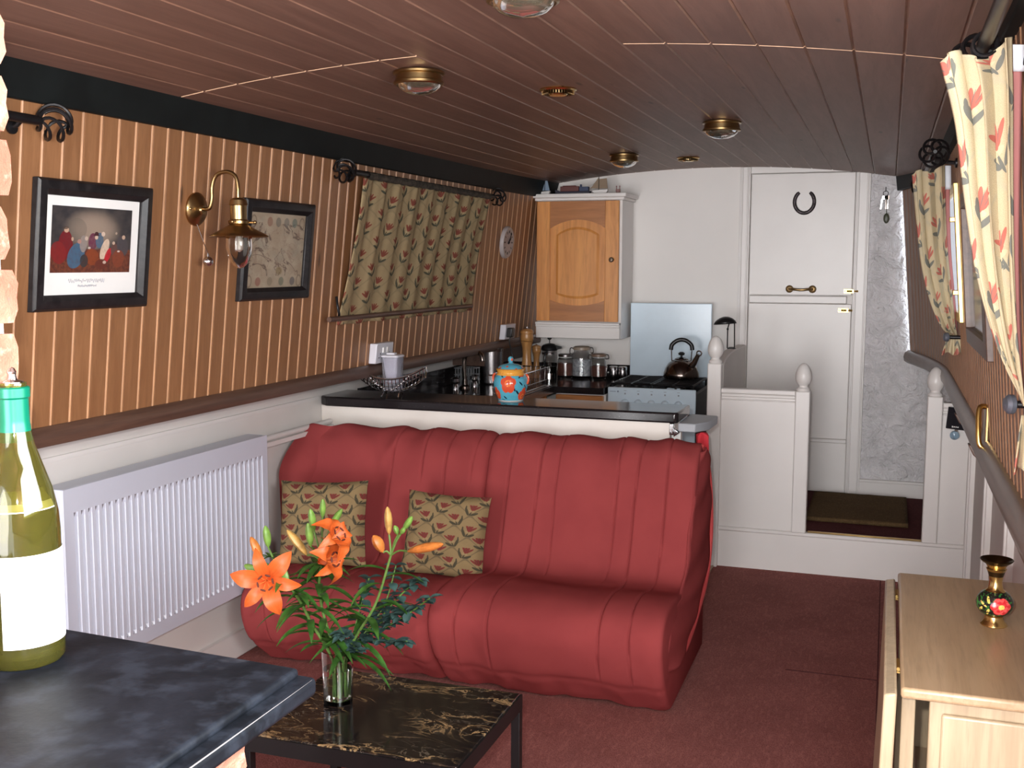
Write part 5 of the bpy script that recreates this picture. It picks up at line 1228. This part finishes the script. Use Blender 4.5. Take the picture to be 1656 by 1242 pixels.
def flower(parent, c, face, size, spin=0, open_=1.0, label=None):
    face = Vector(face).normalized(); x = face.orthogonal().normalized(); y = face.cross(x); c = Vector(c)
    fo = None
    for k in range(6):
        a = 2*PI*k/6+spin; rad = x*math.cos(a)+y*math.sin(a); tang = face.cross(rad)
        b = MB(); o_ = 0; n = 9; L = size*(1 if k % 2 else .93); hwm = size*(.285 if k % 2 else .205)
        for i in range(n+1):
            t = i/n
            r_ = L*((.32*math.sin(t*PI/2)+.68*t)*open_)
            h_ = L*((.42*(1-(1-min(1, t*1.6))**2)-.30*max(0, t-.45)**1.5*2.2)*(1.0 if open_ > .85 else 1.45)-.22)
            hw = hwm*math.sin(PI*min(1, t*.93+.07))**.85*(1-.35*t)+.0004
            for s_ in (-1, -.5, 0, .5, 1):
                b.v.append(tuple(c+rad*r_+face*(h_+hw*.30*abs(s_)+.0015*math.sin(i*2+s_*5+k))+tang*(hw*s_)))
        for i in range(n):
            for q in range(4): b.face((i*5+q, i*5+q+1, (i+1)*5+q+1, (i+1)*5+q), 0, [(aa/4, cc/n) for aa, cc in ((q, i), (q+1, i), (q+1, i+1), (q, i+1))])
        b.build('petal', M['petal'], parent, angle=70)
    for k in range(6):
        a = 2*PI*k/6+spin+.4; rad = x*math.cos(a)+y*math.sin(a); tip = c+rad*size*.20+face*size*.40
        b = MB(); b.tube(cr([c-face*size*.15, c+rad*size*.06+face*size*.16, tip], 4), .0011, 5); s_ = b.build('stamen', M['filament'], parent)
        b = MB(); tg = face.cross(rad); b.tube([tip-tg*.006, tip, tip+tg*.006], [.0016, .0024, .0016], 6); b.build('anther', M['stamen'], s_)
def lily(label, path, leaves, base=Vector((-1.192, 2.205, .436))):
    pts = cr(path, 8); o = thing('lily_stem', label, 'flower', base, 'orange lilies in the glass vase')
    b = MB(); b.tube(pts, [.0042*(1-.35*i/len(pts)) for i in range(len(pts))], 8); b.build('stem', M['stem'], o)
    b = MB(); N = len(pts)
    for k in range(leaves):
        t = .30+.66*k/leaves; p = pts[int(t*(N-1))]; az = k*2.39996+lrnd.uniform(-.3, .3); up_ = lrnd.uniform(.10, .8)
        d = Vector((math.cos(az), math.sin(az)*.75, up_)); leaf_blade(b, p, d, lrnd.uniform(.10, .16)*(1.15-.45*t), .0095, lrnd.uniform(.7, 1.7))
    b.build('leaves', M['leaf'], o, angle=70)
    return o, pts
def pedicel(parent, a, c, r=.0022):
    b = MB(); a, c = Vector(a), Vector(c); b.tube(cr([a, (a+c)/2+Vector((0, 0, .006)), c], 5), r, 6); b.build('flower_stalk', M['stem'], parent)
vin = Vector((-1.192, 2.205, .436))
# middle stem, two open flowers and green buds
o, pts = lily('tallest orange lily in the middle of the vase, two open blooms and green buds', [(-1.185, 2.200, .436), (-1.190, 2.205, .52), (-1.222, 2.2, .623), (-1.229, 2.19, .699), (-1.216, 2.18, .765)], 30)
top = pts[-1]
pedicel(o, top, (-1.190, 2.175, .812)); flower(o, (-1.174, 2.145, .828), (.83, -.05, .55), .080, .25, .74)
pedicel(o, top, (-1.195, 2.165, .778)); flower(o, (-1.184, 2.135, .782), (.95, -.08, .20), .078, .7, .74)
for a, c, r, mt in (((-1.243, 2.16, .783), (-1.285, 2.145, .842), .0098, 'bud_yellow'), ((-1.229, 2.17, .838), (-1.232, 2.16, .892), .0085, 'bud_green'), ((-1.209, 2.175, .870), (-1.205, 2.17, .915), .0070, 'bud_green'), ((-1.196, 2.19, .850), (-1.172, 2.20, .888), .0078, 'bud_green'), ((-1.218, 2.135, .812), (-1.219, 2.125, .868), .0090, 'bud_green')):
    pedicel(o, top, a); bud(o, a, c, r, M[mt])
b = MB()
for k in range(7): leaf_blade(b, top+Vector((0, 0, -.006)), Vector((math.cos(k*.9+.2), math.sin(k*.9+.2), .12)), .075, .010, .9)
b.build('leaf_collar', M['leaf'], o, angle=70)
# left stem
o, pts = lily('left orange lily with one wide open star bloom in front of the radiator end', [(-1.200, 2.210, .436), (-1.204, 2.205, .52), (-1.243, 2.18, .612), (-1.267, 2.15, .688), (-1.303, 2.135, .735)], 26)
top = pts[-1]
flower(o, (-1.303, 2.085, .738), (.42, -.88, .12), .084, .15, 1.0)
for a, c, r, mt in (((-1.347, 2.135, .765), (-1.372, 2.13, .822), .0098, 'bud_orange'), ((-1.338, 2.15, .795), (-1.345, 2.15, .846), .0090, 'bud_green'), ((-1.352, 2.125, .745), (-1.384, 2.12, .757), .0080, 'bud_green'), ((-1.292, 2.135, .760), (-1.276, 2.13, .716), .0088, 'bud_green')):
    pedicel(o, top, a); bud(o, a, c, r, M[mt])
b = MB()
for k in range(8): leaf_blade(b, Vector((-1.334, 2.15, .772)), Vector((math.cos(k*.8), math.sin(k*.8), .35)), .040, .0035, .5)
b.build('leaf_collar', M['leaf'], o, angle=70)
# right stem
o, pts = lily('right hand lily stem carrying only closed yellow and orange buds', [(-1.180, 2.212, .436), (-1.178, 2.21, .52), (-1.141, 2.2, .587), (-1.088, 2.2, .674), (-1.049, 2.2, .790)], 18)
top = pts[-1]
for a, c, r, mt in (((-1.053, 2.2, .838), (-1.057, 2.2, .902), .0092, 'bud_yellow'), ((-1.000, 2.183, .808), (-.908, 2.17, .836), .0105, 'bud_orange'), ((-1.064, 2.19, .798), (-1.083, 2.18, .838), .0125, 'bud_orange'), ((-1.020, 2.205, .850), (-1.000, 2.21, .882), .0075, 'bud_green'), ((-1.033, 2.205, .838), (-1.040, 2.20, .860), .0065, 'bud_green'), ((-1.024, 2.2, .842), (-1.012, 2.195, .858), .0060, 'bud_green')):
    pedicel(o, top, a); bud(o, a, c, r, M[mt])
# eucalyptus
def euca(label, twigs):
    o = thing('eucalyptus_sprig', label, 'foliage', vin, 'eucalyptus in the glass vase')
    b = MB(); lf = MB()
    for path in twigs:
        pts = cr(path, 8); b.tube(pts, .0018, 5)
        for i in range(6, len(pts), 1):
            for s_ in (0, PI):
                az = i*1.2+s_; d = Vector((math.cos(az), math.sin(az)*.8, lrnd.uniform(-.2, .5))); leaf_blade(lf, pts[i], d, lrnd.uniform(.022, .034), .0125, .5, n=4)
    b.build('twigs', M['stem'], o); lf.build('leaves', M['euca'], o, angle=70)
v0 = (-1.176, 2.22, .436); v1 = (-1.172, 2.22, .54)
euca('blue-green eucalyptus sprig leaning right of the lilies toward the tulip cushion', [
    [v0, v1, (-1.128, 2.22, .592), (-1.085, 2.24, .660), (-1.060, 2.25, .752)], [v1, (-1.09, 2.23, .60), (-1.01, 2.2, .655), (-.953, 2.2, .700)],
    [v1, (-1.10, 2.23, .62), (-1.04, 2.24, .69), (-.998, 2.25, .725)], [v1, (-1.12, 2.21, .575), (-1.054, 2.2, .585), (-1.01, 2.2, .592)],
    [v1, (-1.15, 2.24, .64), (-1.13, 2.25, .715)], [v1, (-1.10, 2.23, .610), (-1.05, 2.22, .645), (-1.00, 2.22, .668)]])
euca('short eucalyptus sprig low over the rim at the right of the vase', [[(-1.185, 2.225, .436), (-1.18, 2.225, .54), (-1.15, 2.19, .575), (-1.12, 2.17, .565)], [(-1.18, 2.225, .54), (-1.165, 2.18, .60), (-1.15, 2.16, .605)]])
# ================================================================== RIGHT SIDE
o = thing('drop_leaf_table', 'pale beech drop leaf table against the right wall with the brass vase', 'table', (.20, 2.32, 0))
b = MB(); b.box(.046, .345, 1.945, 2.705, .700, .720); b.build('table_top', M['beech'], o, bevel=.006, segs=3)
b = MB(); b.prism([(.018, 1.925, .712), (.040, 1.925, .716), (.034, 1.925, .40), (.026, 1.925, .06), (.002, 1.925, .06), (.012, 1.925, .40)], (0, .735, 0)); b.build('drop_leaf', M['beech_v'], o, bevel=.004)
d_ = MB(); d_.box(.095, .345, 1.975, 1.997, .02, .695); pn = d_.build('end_panel', M['beech_v'], o, bevel=.003)
b = MB(); o_ = 0
b.box(.115, .345, 1.966, 1.976, .05, .672); b.build('raised_moulding', M['beech_v'], pn, bevel=.010, segs=3)
b = MB(); b.box(.095, .345, 2.655, 2.677, .02, .695); b.build('end_panel', M['beech_v'], o, bevel=.003)
b = MB(); b.box(.10, .34, 1.998, 2.654, .30, .315); b.build('inner_shelf', M['beech'], o)
for y in (2.02, 2.44):
    b = MB(); b.box(.050, .074, y, y+.022, .02, .695); b.build('gate_leg', M['beech_v'], o, bevel=.002)
b = MB(); b.box(.052, .072, 2.042, 2.440, .62, .66); b.box(.052, .072, 2.042, 2.440, .06, .10); b.build('gate_rail', M['beech_v'], o)
for y in (2.08, 2.55):
    b = MB(); b.box(.036, .060, y, y+.05, .6965, .6995); b.cyl((.043, y, .704), (.043, y+.05, .704), .004, n=8); b.build('hinge', M['gold'], o)
vc = Vector((.228, 2.360, .720))
o = thing('brass_vase', 'small brass vase enamelled with a red flower, standing on the beech table', 'vase', vc)
k = .00132
foot = [(0, 0), (18, 0), (20, 1.5), (19, 4), (16, 7), (14, 11), (13, 15), (16, 18)]
bodyp = [(16, 18), (22, 22), (26, 29), (27.5, 36), (26, 43), (21.5, 50), (15, 55)]
neck = [(15, 55), (11.5, 58), (10, 63), (9.5, 70), (10.5, 78), (13, 86), (15, 90), (13, 92), (16, 97), (22, 101), (24.5, 104), (23.5, 105), (20, 102.5), (12, 98), (8, 90), (7, 70), (0, 60)]
b = MB(); b.lathe([(r*k, z*k) for r, z in foot], vc, 32); b.build('foot', M['brass'], o)
t = T('black_enamel'); x = t.xyz(t.co('UV')); u, v = x[0], x[1]; n = t.noise(t.co('UV', (26, 10, 1)), 1, 3)
c = t.mix(n.ss(.52, .60), (.010, .008, .008), (.03, .12, .025))
fl = None
for kk in range(6):
    a = 2*PI*kk/6; e = ell(u*2.6, v, .56*2.6+.13*math.cos(a), .50+.17*math.sin(a), 0, .12, .16); fl = e if fl is None else fl.mx(e)
c = t.mix(fl, c, t.mix(n.ss(.4, .6), (.55, .02, .025), (.75, .10, .09)))
c = t.mix(ell(u*2.6, v, .56*2.6, .5, 0, .07, .09)*n.gt(.45), c, (.75, .55, .12))
for cu, cv, an in ((.40, .55, .8), (.37, .35, -.6), (.44, .72, .3), (.44, .28, -.3)): c = t.mix(ell(u*2.6, v, cu*2.6, cv, an, .035, .13)*n.gt(.42), c, (.70, .52, .12))
for cu, cv, an in ((.31, .6, .5), (.30, .35, -.5), (.86, .5, .4), (.75, .5, -.4), (.16, .5, .4)): c = t.mix(ell(u*2.6, v, cu*2.6, cv, an, .05, .15), c, (.03, .16, .035))
t.base(c).set(rough=.16, spec=.6); M['venamel'] = t.mat
L = len(bodyp)-1; a0 = math.atan2(-vc.y, -vc.x)-PI*1.0
b = MB(); b.grid(lambda u, v: (lambda i: (lambda r, z: (vc.x+r*k*math.cos(a0+2*PI*u), vc.y+r*k*math.sin(a0+2*PI*u), vc.z+z*k))(*(bodyp[i] if i == L else [bodyp[i][q]+(bodyp[i+1][q]-bodyp[i][q])*(v*L-i) for q in (0, 1)])))(min(int(v*L), L)), 40, 24, 0, lambda u, v: (u, v))
b.build('enamelled_body', M['venamel'], o, angle=60)
b = MB(); b.lathe([(r*k, z*k) for r, z in neck], vc, 32, ms=[0]*4+[1]*1+[0]*2+[0]*1+[1]*(len(neck)-9)); b.build('neck', [M['brass'], plain('dark_brass', (.10, .07, .035), .3, 1)], o)
# curtains on the right
def curtain(label, Lc, Rc, top_drop, pleats, amp, uvw, knobp, tail=None, tape=None):
    o = thing('curtain', label, 'curtain', Rc[-1], 'tulip curtains on the right wall')
    H = sum((Vector(Lc[i+1])-Vector(Lc[i])).length for i in range(len(Lc)-1))
    def fn(u, v):
        a, c = interp(Lc, v), interp(Rc, v); p = a+(c-a)*u
        dirn = (c-a).normalized(); nn = dirn.cross(Vector((0, 0, 1))).normalized()
        ph = u*pleats*2*PI
        p = p+nn*(amp*(math.sin(ph)+.35*math.sin(2.3*ph+v*2))*(1-.35*v))+dirn*(amp*.35*math.sin(2*ph))
        return p+Vector((0, 0, top_drop*math.sin(ph*.5)*max(0, 1-v*9)))
    b = MB(); b.grid(fn, 90, 70, 0, lambda u, v: (u*uvw, -v*H)); b.build('curtain_cloth', M['curtain'], o, angle=80, solid=.0025)
    # pink lining edge and white heading tape behind the right edge
    dd = Vector((.010, .015, 0))
    b = MB(); b.grid(lambda u, v: interp(Rc, .12+v*.84)+Vector((-.004+.020*u*(1-.5*v), .018+.012*u, 0)), 4, 40); plab(b.build('lining', M['lining'], o, solid=.002), 'pink lining at the edge')
    b = MB(); b.grid(lambda u, v: interp(Rc, .006+v*.13)+Vector((-.006+.026*u, .014+.01*u, .004)), 3, 8); plab(b.build('heading_tape', M['tape'], o, solid=.002), 'white heading tape')
    if tail:
        b = MB(); c0, w0, h0 = tail
        b.grid(lambda u, v: (c0[0]-w0*(u-.5)*(1+.6*v), c0[1]+.010*math.sin(u*17)*(.3+v)+.03*(u-.5), c0[2]-h0*v+.006*math.sin(u*11)*v), 24, 10, 0, lambda u, v: (u*.2, v*.06)); b.build('gathered_tail', M['curtain'], o, solid=.002, angle=80)
    return o
c1L = [(.063, 1.90, 1.771), (.091, 1.94, 1.679), (.114, 1.98, 1.551), (.141, 2.02, 1.428), (.181, 2.06, 1.31), (.226, 2.10, 1.221)]
c1R = [(.166, 1.90, 1.792), (.175, 1.94, 1.724), (.186, 1.98, 1.58), (.198, 2.02, 1.449), (.214, 2.06, 1.312), (.232, 2.10, 1.205)]
curtain('tulip curtain nearest the camera at the right edge, swept back to its holder', c1L, c1R, .012, 2.5, .011, .17, None, ((.243, 2.10, 1.185), .024, .10))
c2L = [(.057, 3.85, 1.744), (.075, 3.91, 1.612), (.101, 3.97, 1.448), (.137, 4.03, 1.321), (.180, 4.09, 1.233), (.220, 4.15, 1.198)]
c2R = [(.155, 3.85, 1.771), (.165, 3.91, 1.651), (.180, 3.97, 1.51), (.200, 4.03, 1.385), (.220, 4.09, 1.267), (.232, 4.15, 1.205)]
curtain('further tulip curtain on the right wall, tied back by the far window', c2L, c2R, .010, 2.5, .011, .19, None, ((.222, 4.15, 1.192), .045, .055))
def holder(label, p, r):
    o = thing('curtain_holdback', label, 'holdback', p)
    p = Vector(p); wx = xr(p.y, p.z)
    b = MB(); b.cyl((wx, p.y, p.z), (p.x, p.y, p.z), .007, n=10); b.build('holdback_stem', M['iron'], o)
    b = MB(); b.lathe([(r*.6, 0), (r, .004), (r, .012), (r*.7, .018), (0, .020)], p, 20, axis=(-1, -.3, 0)); b.build('holdback_disc', plain('pewter_disc', (.16, .18, .22), .35, .6), o)
holder('grey round curtain holdback at the foot of the further curtain', (.205, 4.10, 1.200), .016)
holder('dark round curtain holdback at the right edge, below the nearest curtain', (.226, 2.165, 1.198), .018)
for i, y in enumerate((1.90, 1.93)):
    b = MB(); c = Vector((xwr-.065, y+.005, 1.800)); b.tube([c+Vector((.018*math.cos(a), 0, .018*math.sin(a)-.004)) for a in [2*PI*q/18 for q in range(18)]], .0032, 6, closed=True)
    tag(b.build('curtain_ring', M['iron']), ['black curtain ring on the nearest rod, the one closer to the camera', 'black curtain ring on the nearest rod, the one further from the camera'][i], 'ring', 'curtain rings on the nearest rod')
# far window: brass framed opening seen edge-on
def rwin(name, y0, y1, z0, z1, fw, glass, frame, label):
    o = bpy.data.objects.new(name, None); COL.objects.link(o); o.location = (xr((y0+y1)/2, z0), (y0+y1)/2, z0); struct(o, label)
    def P(y, z, d): return Vector((xr(y, z)-d, y, z))
    O = [(y0, z0), (y1, z0), (y1, z1), (y0, z1)]; I = [(y0+fw, z0+fw), (y1-fw, z0+fw), (y1-fw, z1-fw), (y0+fw, z1-fw)]
    b = MB()
    for r, d in ((O, -.004), (O, .014), (I, .014), (I, .001)): b.v += [tuple(P(y, z, d)) for y, z in r]
    for i in range(3):
        for k in range(4): b.face((i*4+k, (i+1)*4+k, (i+1)*4+(k+1) % 4, i*4+(k+1) % 4))
    b.build('window_frame', frame, o, bevel=.002, angle=20)
    b = MB(); b.grid(lambda u, v: P(y0+fw+(y1-y0-2*fw)*u, z0+fw+(z1-z0-2*fw)*v, .0025), 1, 1); b.build('pane', glass, o)
    for z in (z0+.10, z1-.12):
        b = MB(); b.obox(P(y0+fw*.5, z, .020), (.010, 0, 0), (0, .012, 0), (0, 0, .008)); b.build('catch', M['gold'], o, bevel=.002)
    return o
pane = T('daylit_pane'); pane.base((.5, .55, .6)).set(rough=.05, spec=.8); pane.b.inputs['Emission Color'].default_value = (.80, .88, 1, 1); pane.b.inputs['Emission Strength'].default_value = .22
rwin('window_2', .25, 1.72, 1.24, 1.73, .03, pane.mat, M['gold'], 'brass framed near window on the right wall beyond the picture edge')
rwin('window_1', 3.90, 5.00, 1.26, 1.72, .03, pane.mat, M['gold'], 'brass framed far window on the right wall')
mir = plain('dark_glazing', (.10, .075, .06), .08, 0)
o = thing('framed_mirror', 'wooden framed mirror on the right wall, mostly hidden behind the nearest curtain', 'mirror', (xr(3, 1.2), 3.12, 1.215))
def mp(y, z, d): return Vector((xr(y, z)-d, y, z))
y0, y1, z0, z1, fw = 2.80, 3.52, 1.222, 1.66, .045
O = [(y0, z0), (y1, z0), (y1, z1), (y0, z1)]; I = [(y0+fw, z0+fw), (y1-fw, z0+fw), (y1-fw, z1-fw), (y0+fw, z1-fw)]
b = MB()
for r, d in ((O, .001), (O, .016), (I, .020), (I, .004)): b.v += [tuple(mp(y, z, d)) for y, z in r]
for i in range(3):
    for k in range(4): b.face((i*4+k, (i+1)*4+k, (i+1)*4+(k+1) % 4, i*4+(k+1) % 4))
b.build('mirror_frame', M['dado'], o, bevel=.002, angle=20)
b = MB(); b.grid(lambda u, v: mp(y0+fw+(y1-y0-2*fw)*u, z0+fw+(z1-z0-2*fw)*v, .006), 1, 1); b.build('mirror_glass', plain('mirror_silver', (.22, .19, .17), .08, 1), o)
# brass latch on the right wall just above the rail
q = Vector((xr(3.05, 1.03), 3.05, 1.03))
o = thing('brass_latch', 'tall brass latch handle on the right wall just above the wooden rail', 'latch', q)
b = MB(); b.obox(q+Vector((-.004, .03, .0)), (.004, 0, 0), (0, .035, 0), (0, 0, .055)); b.build('latch_plate', M['brass_old'], o, bevel=.002)
b = MB(); b.tube(cr([q+Vector((-.008, .01, .055)), q+Vector((-.024, .0, .05)), q+Vector((-.026, -.02, .0)), q+Vector((-.022, -.03, -.04)), q+Vector((-.006, -.03, -.05))]), .007, 10); b.build('latch_handle', M['gold'], o)
